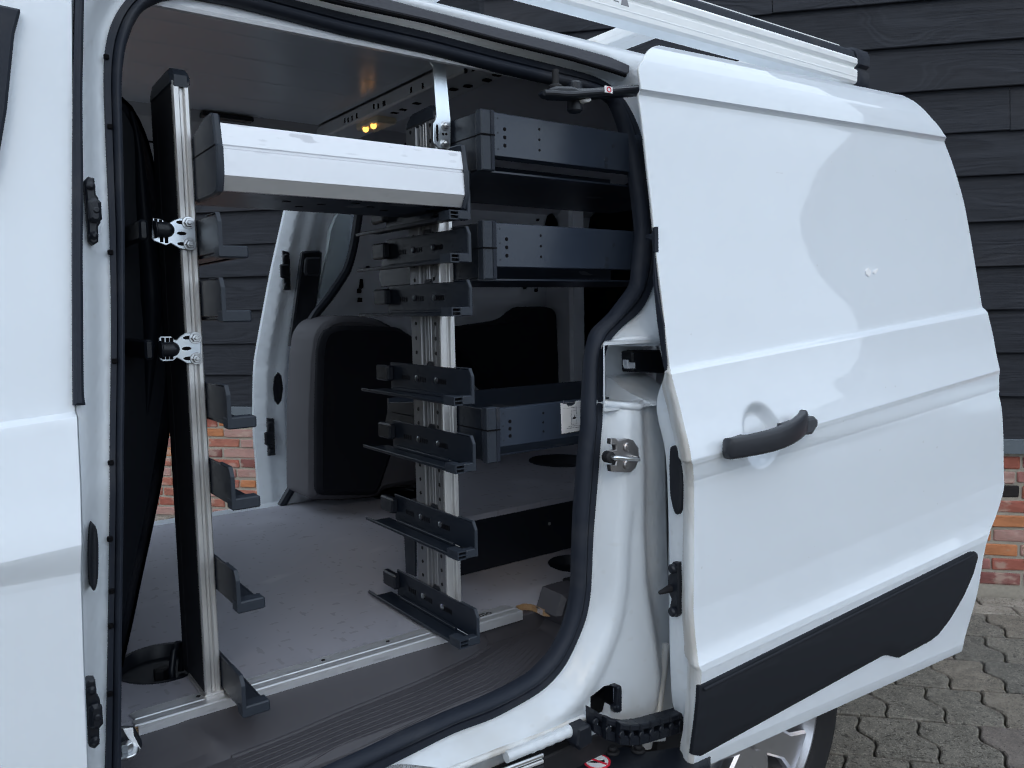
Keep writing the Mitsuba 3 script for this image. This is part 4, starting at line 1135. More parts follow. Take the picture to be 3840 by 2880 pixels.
# black moulded arch linings on the far wall
AB = [[1.4073,1.1534],[1.4369,1.1866],[1.469,1.193],[1.5676,1.2029],[1.6356,1.2089],[1.6673,1.2184],[1.69,1.2359],[1.7097,1.2537],[1.7259,1.2576],[1.7983,1.2567],[1.8386,1.2504],[1.8589,1.241],[1.8613,1.1797],[1.869,1.0289],[1.8767,0.8653],[1.879,0.7112],[1.8288,0.7091],[1.7475,0.7154],[1.7081,0.732],[1.6825,0.7536],[1.6533,0.8855]]
put(VAN, 'arch_lining', prism(smooth_curve(AB, 0.02, True, 1), 2.235, 2.34, 'y', 0.008, 0), 'arch_black', 40, label='dark moulded lining over the far wheel arch')
AG = [[0.8619,0.7145],[0.8723,0.951],[0.8882,1.1241],[0.9008,1.1902],[0.9261,1.2229],[0.9697,1.2394],[1.0357,1.2381],[1.096,1.2286],[1.1888,1.181],[1.2614,1.1422],[1.3546,1.1161],[1.4016,0.9009],[1.3883,0.7485],[1.2388,0.7081],[1.0954,0.7114],[1.0852,0.6897],[0.9695,0.6977]]
v_ = smooth_curve(AG, 0.012, True, 2)
put(VAN, 'arch_cover', prism(v_, 2.145, 2.33, 'y', 0.018, 0), 'arch_lining', 60, label='grey moulded cover beside the far doorway')
ad = [[0.8744,0.732],[0.8839,0.9568],[0.8977,1.1523],[0.9164,1.2011],[0.9659,1.2116],[1.1516,1.2025],[1.2216,1.1555],[1.3202,1.1272],[1.3786,1.0583],[1.1748,0.9576],[1.0759,0.729],[1.0642,0.7027]]
put(VAN, 'arch_cover_face', prism(smooth_curve(ad, 0.014, True, 2), 2.118, 2.15, 'y', 0.014, 0), 'arch_black', 60)
# rear corner post, dark gap and rear door inside
RP = [[2.4327,1.2962]]
put(VAN, 'rear_post', [box(1.86, 1.93, 2.16, 2.31, 0.80, 1.62, 0.01)], 'inner_paint', 25)
put(VAN, 'rear_door_seal', box(2.02, 2.06, 2.02, 2.33, 0.66, 1.72), 'dark_hole', False)
RD = put(VAN, 'rear_door', box(2.045, 2.07, 1.15, 2.08, 0.66, 1.72, 0.008), 'inner_paint', 25)
for p, r in zip([[2.3569,1.33],[2.3631,1.2767],[2.3296,0.9722]], (0.028, 0.012, 0.035)):
    put(RD, 'access_hole', cyl((2.0445, p[0], p[1]), (2.0500, p[0], p[1]), r, 24), 'dark_hole', False)
# near side wall behind the rear of the doorway
put(VAN, 'near_inner_wall', box(1.22, 2.05, 1.15, 1.16, 0.66, 1.70), 'inner_paint', False)

# far sliding door standing open outside
FDR = VAN + '__far_sliding_door'
fo = [[0.9431,1.6098],[0.9355,1.5739],[0.9147,1.4736],[0.8939,1.3735],[0.8754,1.2593],[0.8573,1.1523],[0.8463,1.0737],[0.8366,0.9298],[0.8354,0.8424],[0.8392,0.7686],[0.8409,0.6797],[0.8413,0.5605]]
fq = smooth_curve(fo, 0.02, False, 2)


def fd2_y(a):
    a = np.asarray(a, float)
    e = np.interp(a[:, 1], fq[::-1, 1], fq[::-1, 0])
    d = a[:, 0] - e
    return 2.47 - 0.03 * np.exp(-((d - 0.075) / 0.022) ** 2) - 0.045 * np.clip((d - 0.09) / 0.03, 0, 1) + 0.05 * np.clip(0.02 - d, 0, 0.02) / 0.02 - 0.10 * np.clip((a[:, 1] - 1.1) / 0.5, 0, 1)


put(FDR, 'inner_panel', sheet([tuple(p) for p in fq] + [(1.60, 0.45), (1.60, 1.62)], [], fd2_y, 0.02, 0.014), 'jamb', 40, label='white inner side of the open sliding door across the bay')
gq = [[1.1058,1.5896],[1.1005,1.416],[1.0808,1.3576],[1.0157,1.2853],[1.0056,1.2997],[1.0257,1.4143],[1.0354,1.5002],[1.0527,1.5465],[1.0784,1.5708]]
gm = prism(smooth_curve(gq, 0.012, True, 1), 0.0, 0.012, 'y', 0.003, 0)
gm.vertices[:, 1] += fd2_y(gm.vertices[:, [0, 2]]) - 0.012
put(FDR, 'inner_window', gm, 'glass_tint', 40)
hb = [[0.9169,1.1479],[0.9465,1.4297],[0.9559,1.4357],[0.9994,1.4387],[1.0104,1.4314],[1.0093,1.3753],[0.9985,1.2687],[0.9776,1.2215],[0.945,1.1869],[0.931,1.1473]]
hm = prism(hb, 0.0, 0.022, 'y', 0.005, 0)
hm.vertices[:, 1] += 2.402 - 0.10 * np.clip((hm.vertices[:, 2] - 1.1) / 0.5, 0, 1)
HB = put(FDR, 'handle_plate', hm, 'black', 30, label='black inside handle plate of the far sliding door')
hg = [[0.9515,1.4085],[0.9574,1.4167],[0.9963,1.4176],[1.0022,1.4096],[0.9995,1.3744],[0.9926,1.3591],[0.955,1.3622],[0.95,1.3737]]
hm = prism(hg, 0.0, 0.02, 'y', 0.005, 0)
hm.vertices[:, 1] += 2.386 - 0.10 * np.clip((hm.vertices[:, 2] - 1.1) / 0.5, 0, 1)
put(FDR, 'pull_cup', hm, 'handle', 30)
fp = [[0.8783,1.0518],[0.8907,1.0654],[0.9006,1.0547],[0.9047,1.0138],[0.8971,0.9765],[0.8861,0.9629],[0.875,0.9784],[0.8723,1.0161]]
put(FDR, 'rubber_plug', prism(fp, float(fd2_y([fp[3]])[0]) - 0.008, 2.44, 'y', 0.004, 0), 'trim', 30)
for q in [[0.9195,1.3785],[0.8666,0.8596]]:
    y = float(fd2_y([q])[0])
    put(FDR, 'guide_block', [prism([(q[0] - 0.010, q[1] - 0.058), (q[0] + 0.012, q[1] - 0.058), (q[0] + 0.014, q[1] + 0.058), (q[0] - 0.008, q[1] + 0.062)], y - 0.010, y + 0.005, 'y', 0.003), cyl((q[0], y - 0.018, q[1] + 0.042), (q[0], y - 0.008, q[1] + 0.042), 0.010, 16, bevel=0.003), cyl((q[0], y - 0.018, q[1] - 0.044), (q[0], y - 0.008, q[1] - 0.044), 0.010, 16, bevel=0.003), box(q[0] - 0.022, q[0] + 0.008, y - 0.022, y - 0.008, q[1] - 0.022, q[1] + 0.020, 0.004)], 'black', 30)
# lower sill of the far doorway
put(VAN, 'far_sill', box(-0.3, 0.95, 2.326, 2.40, 0.50, 0.668, 0.004), 'jamb', 25)

# bulkhead behind the cab, leaning back, with a raised bead
BK = [[0.1985,1.5795],[0.2762,1.5904],[0.2841,1.5782],[0.2915,1.5679],[0.2994,1.5534],[0.3063,1.5329],[0.3136,1.5051],[0.3199,1.4565],[0.3236,1.3984],[0.326,1.3396],[0.3273,1.2727],[0.3302,1.2201],[0.3332,1.1707],[0.327,1.1216],[0.3158,1.0614],[0.2991,0.9789],[0.2808,0.9048],[0.2594,0.824],[0.245,0.7655],[0.2311,0.7148],[0.2182,0.6703],[0.1431,0.6792]]
put(VAN, 'bulkhead', [prism(smooth_curve(BK, 0.02, True, 1), 1.345, 2.30, 'y', 0.022)], 'bulkhead', 50, label='glossy black moulded bulkhead between cab and load bay')
bq = smooth_curve([[0.2815,1.5595],[0.2869,1.5396],[0.2904,1.4985],[0.2908,1.4357],[0.2935,1.3652],[0.2957,1.3082],[0.2952,1.2506],[0.2863,1.1639],[0.2782,1.0913]], 0.012, False, 3)
put(VAN, 'bulkhead_bead', tube([(x, 1.347, z) for x, z in bq], np.interp(np.linspace(0, 1, len(bq)), [0, 0.25, 0.6, 1], [0.003, 0.010, 0.017, 0.002]), 16), 'bulkhead', 60)
put(VAN, 'front_pillar_lining', box(0.02, 0.165, 1.155, 1.40, 0.675, 1.60, 0.01), 'bulkhead', 30)

# ceiling: glossy headliner in long strips, roof bow with holes, lamp
ys = [1.175, 1.28, 1.40, 1.52, 1.655, 1.80, 1.955]
hp_ = [(ys[0], 1.7270)] + [q for y_ in ys[1:-1] for q in ((y_ - 0.006, 1.7218), (y_ - 0.002, 1.7224), (y_ + 0.002, 1.7224), (y_ + 0.004, 1.7218))]
hp_ = [(ys[0], 1.7218)] + hp_[1:] + [(ys[-1], 1.7218), (ys[-1], 1.7285), (ys[0], 1.7285)]
put(VAN, 'headliner', prism(hp_, -0.4, 0.845, 'x'), 'headliner', 12, label='glossy grey ceiling panel with shallow grooves')
put(VAN, 'ceiling', box(-0.4, 2.0, 1.185, 2.20, 1.7305, 1.7335), 'roof_metal', False)
put(VAN, 'headliner_clip', box(0.56, 0.68, 1.945, 1.975, 1.708, 1.7185, 0.002), 'black', 25)
put(VAN, 'lintel', prism([(1.150, 1.655), (1.185, 1.664), (1.195, 1.714), (1.172, 1.716), (1.148, 1.66)], -0.3, 1.3, 'x'), 'inner_paint', 25)
BW = put(VAN, 'roof_bow', prism([(1.17, 1.722), (2.0, 1.722), (2.10, 1.66), (2.11, 1.63), (2.02, 1.672), (1.97, 1.688), (1.17, 1.694)], 0.85, 0.935, 'x', 0.004), 'inner_paint', 25, label='painted roof bow pierced with small holes')
for i, p in enumerate([[1.8043,1.7038],[1.7866,1.7011],[1.7647,1.7011],[1.74,1.7018],[1.6527,1.7046],[1.632,1.7017],[1.6049,1.7013],[1.4846,1.7029],[1.4369,1.7005],[1.2805,1.6931],[1.2543,1.6914]]):
    w = 0.006 if i in (6, 10) else 0.0035
    put(BW, 'bow_hole', prism([(p[0] - w, p[1] - 0.005), (p[0] + w, p[1] - 0.005), (p[0] + w, p[1] + 0.006), (p[0] - w, p[1] + 0.006)], 0.8493, 0.852, 'x'), 'dark_hole', False)
for p in [[0.8796,1.8551],[0.8857,1.624],[0.8879,1.5279],[0.8959,1.3948],[0.9067,1.3588],[0.9153,1.3052],[0.9114,1.2653],[0.8884,1.5898]]:
    if 0.86 < p[0] < 0.925 and p[1] < 1.96:
        put(BW, 'bow_hole', box(p[0] - 0.008, p[0] + 0.008, p[1] - 0.006, p[1] + 0.006, 1.6895, 1.6925), 'dark_hole', False)
lp = [0.8868,1.7171]
LK = put(VAN, 'bay_lamp', box(lp[0] - 0.026, lp[0] + 0.026, lp[1] - 0.055, lp[1] + 0.055, 1.676, 1.692, 0.004), 'lamp_glass', 30, label='small lit lamp under the roof bow')
for dy in (-0.022, 0.018):
    k = key_of(VAN, 'lamp_bulb')
    scene[k] = ply(trimesh.creation.icosphere(subdivisions=2, radius=0.007), smooth=True, to_world=T().translate([lp[0] - 0.018, lp[1] + dy, 1.673]), bsdf='mat_lamp_glass', emitter={'type': 'area', 'radiance': {'type': 'rgb', 'value': [0.5, 0.22, 0.04]}})

# ================================================================ TOOL RACK IN THE BAY
RK = thing('shelving_rack', 'aluminium and dark grey shelving rack with guide rails inside the van load bay', 'rack')


def upright(xl, xr, yf, yb, z0, z1, side_mat, holes, outer):
    """An upright: side plate with ribs and rows of holes, and a front profile of two bright ridges."""
    w = xr - xl
    side = [(xl, yb), (xl, yb - 0.034), (xl + 0.003, yb - 0.035), (xl + 0.003, yb - 0.046), (xl, yb - 0.047), (xl, yb - 0.050), (xl + 0.004, yb - 0.051), (xl + 0.004, yb - 0.056), (xl + 0.001, yb - 0.057), (xl + 0.001, yb - 0.060), (xl + 0.003, yb - 0.061), (xl + 0.003, yb - 0.064), (xl, yb - 0.065), (xl, yb - 0.070), (xl + 0.0015, yb - 0.071), (xl, yb - 0.073), (xl, yb - 0.085), (xl + 0.0015, yb - 0.0855), (xl, yb - 0.087), (xl, yf + 0.0068), (xr - 0.002, yf + 0.0068), (xr - 0.002, yb)]
    if outer:
        side = [(xl, yb), (xl, yb - 0.028), (xl + 0.0015, yb - 0.029), (xl + 0.0015, yb - 0.031), (xl, yb - 0.032), (xl, yf + 0.0068), (xr - 0.002, yf + 0.0068), (xr - 0.002, yb)]
    u = put(RK, 'upright', prism(side, z0, z1, 'z', 0.0), side_mat, False)
    g0, g1 = xl + w * 0.42, xl + w * 0.66
    fr = [(xl, yf + 0.0065), (xl, yf + 0.002), (xl + 0.002, yf), (g0 - 0.0015, yf), (g0, yf + 0.001), (g0 + 0.001, yf + 0.006), (g1 - 0.001, yf + 0.006), (g1, yf + 0.001), (g1 + 0.0015, yf), (xr - 0.002, yf), (xr, yf + 0.002), (xr, yf + 0.0065)]
    put(u, 'front_profile', prism(fr, z0 + 0.002, z1 - 0.004, 'z'), 'alu', False)
    cp = [(yf - 0.001, z1 - 0.012), (yf - 0.001, z1 + 0.004), (yf + 0.008, z1 + 0.014), (yf + 0.02, z1 + 0.017), (yb - 0.02, z1 + 0.014), (yb - 0.004, z1 + 0.002), (yb + 0.002, z1 - 0.014)]
    put(u, 'top_cap', prism(cp, xl - 0.002, xr + 0.002, 'x', 0.005), 'cap', 30)
    if holes:
        hs = []
        for z in np.arange(z0 + 0.02, z1 - 0.01, 0.0265):
            for y in (yb - 0.017, yf + 0.019):
                hs.append(cyl((xl - 0.0005, y, z), (xl + 0.001, y, z), 0.0036, 10))
        put(u, 'hole_rows', hs, 'soot', False, kind='stuff')
    return u


U1 = upright(0.308, 0.3315, 1.208, 1.335, 0.676, 1.582, 'trim', False, True)
U2 = upright(0.738, 0.768, 1.208, 1.313, 0.676, 1.588, 'alu_side', True, False)
put(U1, 'foot', box(0.305, 0.335, 1.202, 1.30, 0.6722, 0.681, 0.002), 'alu', 25)
put(U2, 'foot', box(0.736, 0.770, 1.202, 1.30, 0.6722, 0.681, 0.002), 'alu', 25)
put(U2, 'back_plate', prism([[1.3694,0.8071],[1.3597,0.8139],[1.3257,0.8214],[1.3307,0.7361],[1.3677,0.7341]], 0.739, 0.744, 'x', 0.001), 'anthracite', 25)


def rail(x, sgn, zt):
    """A case rail: upright plate on the upright's flank, hollow lip along its foot, clip at the back."""
    y0, y1 = 1.112, 1.425
    t = 0.0035
    xa, xb = (x - t, x) if sgn < 0 else (x, x + t)
    plate = prism([(y0 + 0.006, zt - 0.001), (y0, zt - 0.010), (y0, zt - 0.052), (y1 - 0.03, zt - 0.052), (y1 - 0.03, zt)], xa, xb, 'x', 0.0008)
    k = put(RK, 'guide_rail', plate, 'anthracite', 25)
    s = sgn
    # lip: top skin, outer upstand and lower skin of a hollow section
    L = 0.038
    def sx(a, b):
        return sorted((x + s * a, x + s * b))
    parts = []
    a, b = sx(t, L)
    parts.append(box(a, b, y0 + 0.004, y1 - 0.004, zt - 0.0560, zt - 0.0530))
    a, b = sx(t, 0.011)
    parts.append(box(a, b, y0 + 0.06, y1 - 0.05, zt - 0.0528, zt - 0.0475, 0.001))
    a, b = sx(L - 0.003, L + 0.001)
    parts.append(box(a, b, y0 + 0.004, y1 + 0.030, zt - 0.0585, zt - 0.0525, 0.001))
    put(k, 'lip', parts, 'anthracite', 25)
    # moulded front end
    if s > 0:
        a, b = sx(-0.001, L + 0.001)
        e = [box(a, b, y0 - 0.004, y0 + 0.020, zt - 0.0600, zt - 0.0435, 0.002)]
    else:
        a, b = sx(-0.001, 0.022)
        e = [box(a, b, y0 - 0.004, y0 + 0.012, zt - 0.0585, zt - 0.0438, 0.0015)]
        a, b = sx(0.0222, L + 0.001)
        e += [box(a, b, y0 - 0.003, y0 + 0.03, zt - 0.0460, zt - 0.0440), box(a, b, y0 - 0.003, y0 + 0.03, zt - 0.0522, zt - 0.0505), box(a, b, y0 - 0.003, y0 + 0.03, zt - 0.0590, zt - 0.0570)]
        a, b = sx(L - 0.001, L + 0.0012)
        e.append(box(a, b, y0 - 0.003, y0 + 0.03, zt - 0.0590, zt - 0.0440))
        a, b = sx(0.0222, L - 0.0012)
        put(k, 'end_hollow', box(a, b, y0 + 0.004, y0 + 0.029, zt - 0.0568, zt - 0.0462), 'dark_hole', False)
    a, b = sx(-0.0012, t + 0.0008)
    e.append(prism([(y0 - 0.004, zt - 0.058), (y0 - 0.004, zt - 0.012), (y0 + 0.004, zt + 0.0012), (y0 + 0.050, zt + 0.0012), (y0 + 0.050, zt + 0.0002), (y0 + 0.006, zt), (y0 - 0.001, zt - 0.0125), (y0 - 0.001, zt - 0.058)], a, b, 'x'))
    put(k, 'end_piece', e, 'cap', 25)
    if sgn < 0:
        a, b = sx(t, 0.018)
        put(k, 'back_clip', box(a, b, y1 - 0.045, y1 + 0.005, zt - 0.036, zt - 0.006, 0.003), 'black', 25)
        for y in (1.237, 1.170 + 0.127):
            pass
        for y in (1.292, 1.222):
            put(k, 'rail_screw', screw((x - t, y, zt - 0.026), r=0.0055), 'bolt', 25)
        hs = []
        for g0 in (1.322, 1.262, 1.250 - 0.052 + 0.052 * 0, 1.192):
            for i in range(4):
                y = g0 + 0.008 * i
                if min(abs(y - 1.292), abs(y - 1.222)) > 0.006 and y < 1.37:
                    hs.append(prism([(y - 0.0022, zt - 0.0315), (y + 0.0022, zt - 0.0315), (y + 0.0022, zt - 0.0225), (y - 0.0022, zt - 0.0225)], x - t - 0.0004, x - t + 0.001, 'x'))
        put(k, 'slot_row', hs, 'dark_hole', False, kind='stuff')
        put(k, 'latch', prism([(1.232, zt - 0.002), (1.262, zt - 0.002), (1.254, zt + 0.007), (1.236, zt + 0.007)], x - 0.001, x + 0.001, 'x', 0), 'black', 25)
    return k


for zt in (1.386, 1.2985, 1.151, 1.037, 0.889, 0.735):
    rail(0.738, -1, zt)
    rail(0.3325, 1, zt)
# the rail just under the closed shelf
rail(0.738, -1, 1.455)

# closed shelf with its bright front between the uprights
SH = VAN and RK + '__wide_shelf'
al = [(1.118, 1.504), (1.116, 1.506), (1.1105, 1.477), (1.1125, 1.4755), (1.1125, 1.4725), (1.1095, 1.471), (1.108, 1.436), (1.119, 1.417), (1.126, 1.417), (1.126, 1.504)]
put(SH, 'front_panel', prism(al, 0.3435, 0.7285, 'x'), 'alu_front', 12, label='bright scratched aluminium front of the upper shelf')
capp = [(1.126, 1.520), (1.114, 1.517), (1.106, 1.476), (1.103, 1.474), (1.104, 1.436), (1.112, 1.414), (1.128, 1.411), (1.215, 1.411), (1.215, 1.502), (1.150, 1.520)]
put(SH, 'left_end_cap', prism(capp, 0.3327, 0.3433, 'x', 0.0025), 'cap', 25)
put(SH, 'right_end_cap', prism(capp, 0.7288, 0.7372, 'x', 0.0025), 'cap', 25)
put(SH, 'cap_seam', [prism([(1.105, 1.4735), (1.2155, 1.4715), (1.2155, 1.4735), (1.105, 1.4755)], 0.3322, 0.3328, 'x')], 'dark_hole', False)
put(SH, 'shelf_base', [box(0.3436, 0.7284, 1.1265, 1.30, 1.4185, 1.4215), box(0.3436, 0.7284, 1.285, 1.30, 1.4216, 1.47)], 'shelf_steel', False)
for i, (x, y) in enumerate(((0.46, 1.19), (0.52, 1.20), (0.50, 1.24), (0.60, 1.19), (0.64, 1.22), (0.56, 1.16), (0.68, 1.15), (0.71, 1.19))):
    put(SH, 'base_hole', box(x - 0.006, x + 0.006, y - 0.003, y + 0.003, 1.4176, 1.419), 'dark_hole', False)

# three deeper shelves behind the rear edge of the doorway


def shelf(zt, zb, ct, cb, zl, x1=1.42):
    k = RK + '__' + ('deep_shelf' if COUNT.get('ds', 0) == 0 else f"deep_shelf_{COUNT.get('ds', 0):03d}")
    COUNT['ds'] = COUNT.get('ds', 0) + 1
    put(k, 'front_panel', [prism([(0.7925, zb), (x1, zb), (x1, zt), (0.7925, zt)], 1.120, 1.123, 'y', 0.0008), box(0.7925, x1, 1.1232, 1.135, zt - 0.002, zt), box(0.7925, x1, 1.1232, 1.150, zb, zb + 0.002)], 'shelf_steel', False)
    put(k, 'end_cap', [prism([(0.768, cb), (0.7935, cb), (0.7935, ct - 0.002), (0.790, ct), (0.768, ct)], 1.114, 1.132, 'y', 0.002)], 'cap', 25)
    put(k, 'end_cap_edge', prism([(0.7865, cb + 0.001), (0.7937, cb + 0.001), (0.7937, ct), (0.7865, ct)], 1.1120, 1.1145, 'y', 0.0008), 'rubber', 25)
    put(k, 'side_plate', [prism([(1.1322, cb + 0.003), (1.1322, ct - 0.003), (1.27, ct - 0.001), (1.47, ct - 0.02), (1.50, cb + 0.02), (1.49, cb)], 0.7692, 0.779, 'x', 0.001)], 'anthracite', 25)
    put(k, 'cap_seam', [box(0.7675, 0.794, 1.1115, 1.1325, zl - 0.0012, zl + 0.0012), prism([(1.1325, zl - 0.001), (1.46, zl - 0.001), (1.46, zl + 0.001), (1.1325, zl + 0.001)], 0.7686, 0.7695, 'x')], 'dark_hole', False)
    put(k, 'shelf_base', [box(0.7795, x1, 1.1505, 1.50, zb - 0.022, zb - 0.019), box(0.7795, x1, 1.494, 1.50, zb - 0.0185, zt - 0.01)], 'shelf_steel', False)
    zz = lambda f_: zt - (zt - zb) * f_
    for f_ in (0.36, 0.55, 0.74):
        put(k, 'panel_hole', cyl((0.820, 1.1193, zz(f_)), (0.820, 1.1215, zz(f_)), 0.0032, 14), 'dark_hole', False)
    for f_ in (0.24, 0.49, 0.74):
        put(k, 'panel_hole', cyl((0.895, 1.1193, zz(f_)), (0.895, 1.1215, zz(f_)), 0.0022, 12), 'dark_hole', False)
    for f_ in (0.13, 0.46, 0.84):
        put(k, 'panel_dimple', cyl((0.806, 1.1193, zz(f_)), (0.806, 1.1215, zz(f_)), 0.0016, 10), 'cap', False)
    put(k, 'square_stud', [box(1.050, 1.058, 1.1188, 1.1205, zz(0.80), zz(0.70)), box(1.050, 1.058, 1.1188, 1.1205, zz(0.96), zz(0.87)), cyl((1.072, 1.1188, zz(0.38)), (1.072, 1.1205, zz(0.38)), 0.0032, 12)], 'cap', False)
    return k


zs = lambda p: p
Z1 = [p[1] for p in [[0.792,1.5788],[0.7912,1.5076],[0.7826,1.5798],[0.7802,1.4807],[0.7816,1.5391]]]
Z2 = [p[1] for p in [[0.7933,1.3959],[0.7925,1.3221],[0.78,1.3983],[0.7776,1.3001],[0.7789,1.3528]]]
Z3 = [p[1] for p in [[0.7915,1.0778],[0.7909,1.0107],[0.778,1.0822],[0.7756,0.9858],[0.777,1.043]]]
shelf(Z1[0], Z1[1], Z1[2], Z1[3], Z1[4])
shelf(Z2[0], Z2[1], Z2[2], Z2[3], Z2[4])
k3 = shelf(Z3[0], Z3[1], Z3[2], Z3[3], Z3[4])
# torn paper label on the lowest one
sp = [[0.936,1.0767],[0.9434,1.0738],[0.9489,1.0739],[0.9537,1.0686],[0.962,1.0687],[0.9703,1.0715],[0.9719,1.0771],[1.0004,1.0777],[0.9997,1.0208],[0.9377,1.0193]]
ST = put(k3, 'paper_label', prism(sp, 1.1185, 1.1198, 'y'), 'sticker_white', False, label='torn white paper label on the lowest shelf')
lx0, lz0 = sp[9][0], sp[9][1]
ln = []
for a, b, w, h in ((0.004, 0.056, 0.030, 0.0007), (0.004, 0.046, 0.030, 0.0007), (0.004, 0.054, 0.0007, 0.008), (0.016, 0.050, 0.010, 0.0007), (0.044, 0.034, 0.018, 0.0007), (0.012, 0.008, 0.045, 0.0009), (0.014, 0.0115, 0.030, 0.0007), (0.036, 0.028, 0.0007, 0.02), (0.022, 0.015, 0.0006, 0.026), (0.036, 0.015, 0.0006, 0.026), (0.022, 0.0405, 0.0145, 0.0006), (0.022, 0.0148, 0.0145, 0.0006)):
    ln.append(box(lx0 + a, lx0 + a + w, 1.1180, 1.1186, lz0 + b, lz0 + b + h))
put(k3, 'label_print', ln, 'ink_grey', False, kind='stuff')
put(k3, 'label_mark', prism([(lx0 + 0.0265, lz0 + 0.025), (lx0 + 0.0335, lz0 + 0.025), (lx0 + 0.0335, lz0 + 0.028), (lx0 + 0.031, lz0 + 0.0285), (lx0 + 0.0300, lz0 + 0.033), (lx0 + 0.0288, lz0 + 0.0285), (lx0 + 0.0265, lz0 + 0.028)], 1.1179, 1.1186, 'y'), 'ink', False)

# zinc strap from the rear upright up to the roof
stp = [[0.7253,1.6773],[0.727,1.6839],[0.7609,1.6896],[0.7599,1.6754],[0.7571,1.6673],[0.7646,1.5792],[0.7633,1.5353],[0.7562,1.5309],[0.7405,1.5259],[0.73,1.5339],[0.7286,1.5402],[0.7295,1.5672],[0.7333,1.5741],[0.7366,1.5797],[0.7318,1.6619],[0.7265,1.6674]]
SB = put(RK, 'roof_strap', prism(stp, 1.2015, 1.2045, 'y', 0.0008), 'zinc', 25, label='shiny zinc strap holding the rear upright to the roof')
for q in [[0.7526,1.5661],[0.7511,1.5361]]:
    put(SB, 'strap_bolt', bolt((q[0], 1.2015, q[1]), r=0.0062, h=0.006), 'bolt', 25)
slot = [[0.7346,1.564],[0.7362,1.568],[0.7386,1.5645],[0.7385,1.5412],[0.7365,1.5371],[0.7345,1.5408]]
put(SB, 'strap_slot', prism(slot, 1.2008, 1.2022, 'y'), 'dark_hole', False)
for q in [[0.7481,1.5519],[0.7544,1.5526],[0.7321,1.6734],[0.7424,1.6713],[0.7536,1.6744]]:
    put(SB, 'strap_hole', cyl((q[0], 1.2008, q[1]), (q[0], 1.2022, q[1]), 0.0022, 10), 'dark_hole', False)

# two zinc brackets that tie the front upright to the bulkhead
for (ox, oy), A in (((0, 0), 'a'), ((1, 0), 'b')):
    if A == 'a':
        pl = [[0.2918,1.3785],[0.2992,1.3832],[0.3067,1.3863],[0.3245,1.3866],[0.3282,1.3836],[0.3276,1.3442],[0.3095,1.3426],[0.3044,1.344],[0.2934,1.3507],[0.287,1.3473],[0.2711,1.3532],[0.2683,1.3573],[0.2713,1.3849],[0.2819,1.3838]]
        bl = [[0.3183,1.3802],[0.3188,1.3501]]
        sl = [[0.3084,1.3804],[0.3086,1.3649],[0.3083,1.3502]]
        kn = [[0.2841,1.3686]]
        hl = [[0.2752,1.3798],[0.281,1.379],[0.287,1.3776],[0.2814,1.3557],[0.2878,1.3546]]
    else:
        pl = [[0.2932,1.2141],[0.2988,1.2194],[0.3042,1.2226],[0.3085,1.224],[0.3245,1.2237],[0.3249,1.2107],[0.327,1.2095],[0.3261,1.1793],[0.3062,1.1799],[0.3,1.1841],[0.2929,1.1888],[0.2875,1.1847],[0.274,1.1843],[0.2697,1.1878],[0.2701,1.2182],[0.2739,1.2203],[0.2863,1.2199],[0.2902,1.2153]]
        bl = [[0.3194,1.2165],[0.3191,1.1866]]
        sl = [[0.3088,1.2169],[0.3067,1.2015],[0.308,1.1872]]
        kn = [[0.2822,1.2016]]
        hl = [[0.2752,1.2142],[0.2812,1.2139],[0.2867,1.2137],[0.2744,1.1913],[0.2801,1.191],[0.2855,1.1907]]
    w_ = lambda x: 1.2022
    bm = prism(pl, 0.0, 0.003, 'y', 0.0008)
    bm.vertices[:, 1] += np.array([w_(x) for x in bm.vertices[:, 0]])
    BKT = put(RK, 'zinc_bracket', bm, 'zinc', 25)
    for q in bl:
        put(BKT, 'bracket_bolt', bolt((q[0], w_(q[0]), q[1]), r=0.0066, h=0.006), 'bolt', 25)
    for q in sl:
        s_ = [(q[0] + 0.0065 * math.cos(t), q[1] + 0.0026 * math.sin(t)) for t in np.arange(16) * math.pi / 8]
        put(BKT, 'bracket_slot', prism(s_, w_(q[0]) - 0.0004, w_(q[0]) + 0.001, 'y'), 'dark_hole', False)
    for q in hl:
        put(BKT, 'bracket_hole', prism([(q[0] - 0.0022, q[1] - 0.004), (q[0] + 0.0022, q[1] - 0.004), (q[0] + 0.0022, q[1] + 0.004), (q[0] - 0.0022, q[1] + 0.004)], w_(q[0]) - 0.0006, w_(q[0]) + 0.001, 'y'), 'dark_hole', False)
    q = kn[0]
    y = w_(q[0])
    put(BKT, 'rubber_knob', [cyl((q[0] - 0.0135, y - 0.006, q[1]), (q[0] - 0.0100, y - 0.006, q[1]), 0.0125, 24, bevel=0.0012), cyl((q[0] - 0.0100, y - 0.006, q[1]), (q[0] + 0.003, y - 0.006, q[1]), 0.0105, 24), moved(trimesh.creation.icosphere(subdivisions=3, radius=0.0105), trimesh.transformations.translation_matrix([q[0] + 0.003, y - 0.006, q[1]]))], 'black', 50)
    put(BKT, 'bracket_base', box(q[0] - 0.030, q[0] - 0.018, y + 0.006, 1.36, q[1] - 0.014, q[1] + 0.014, 0.003), 'black', 30)

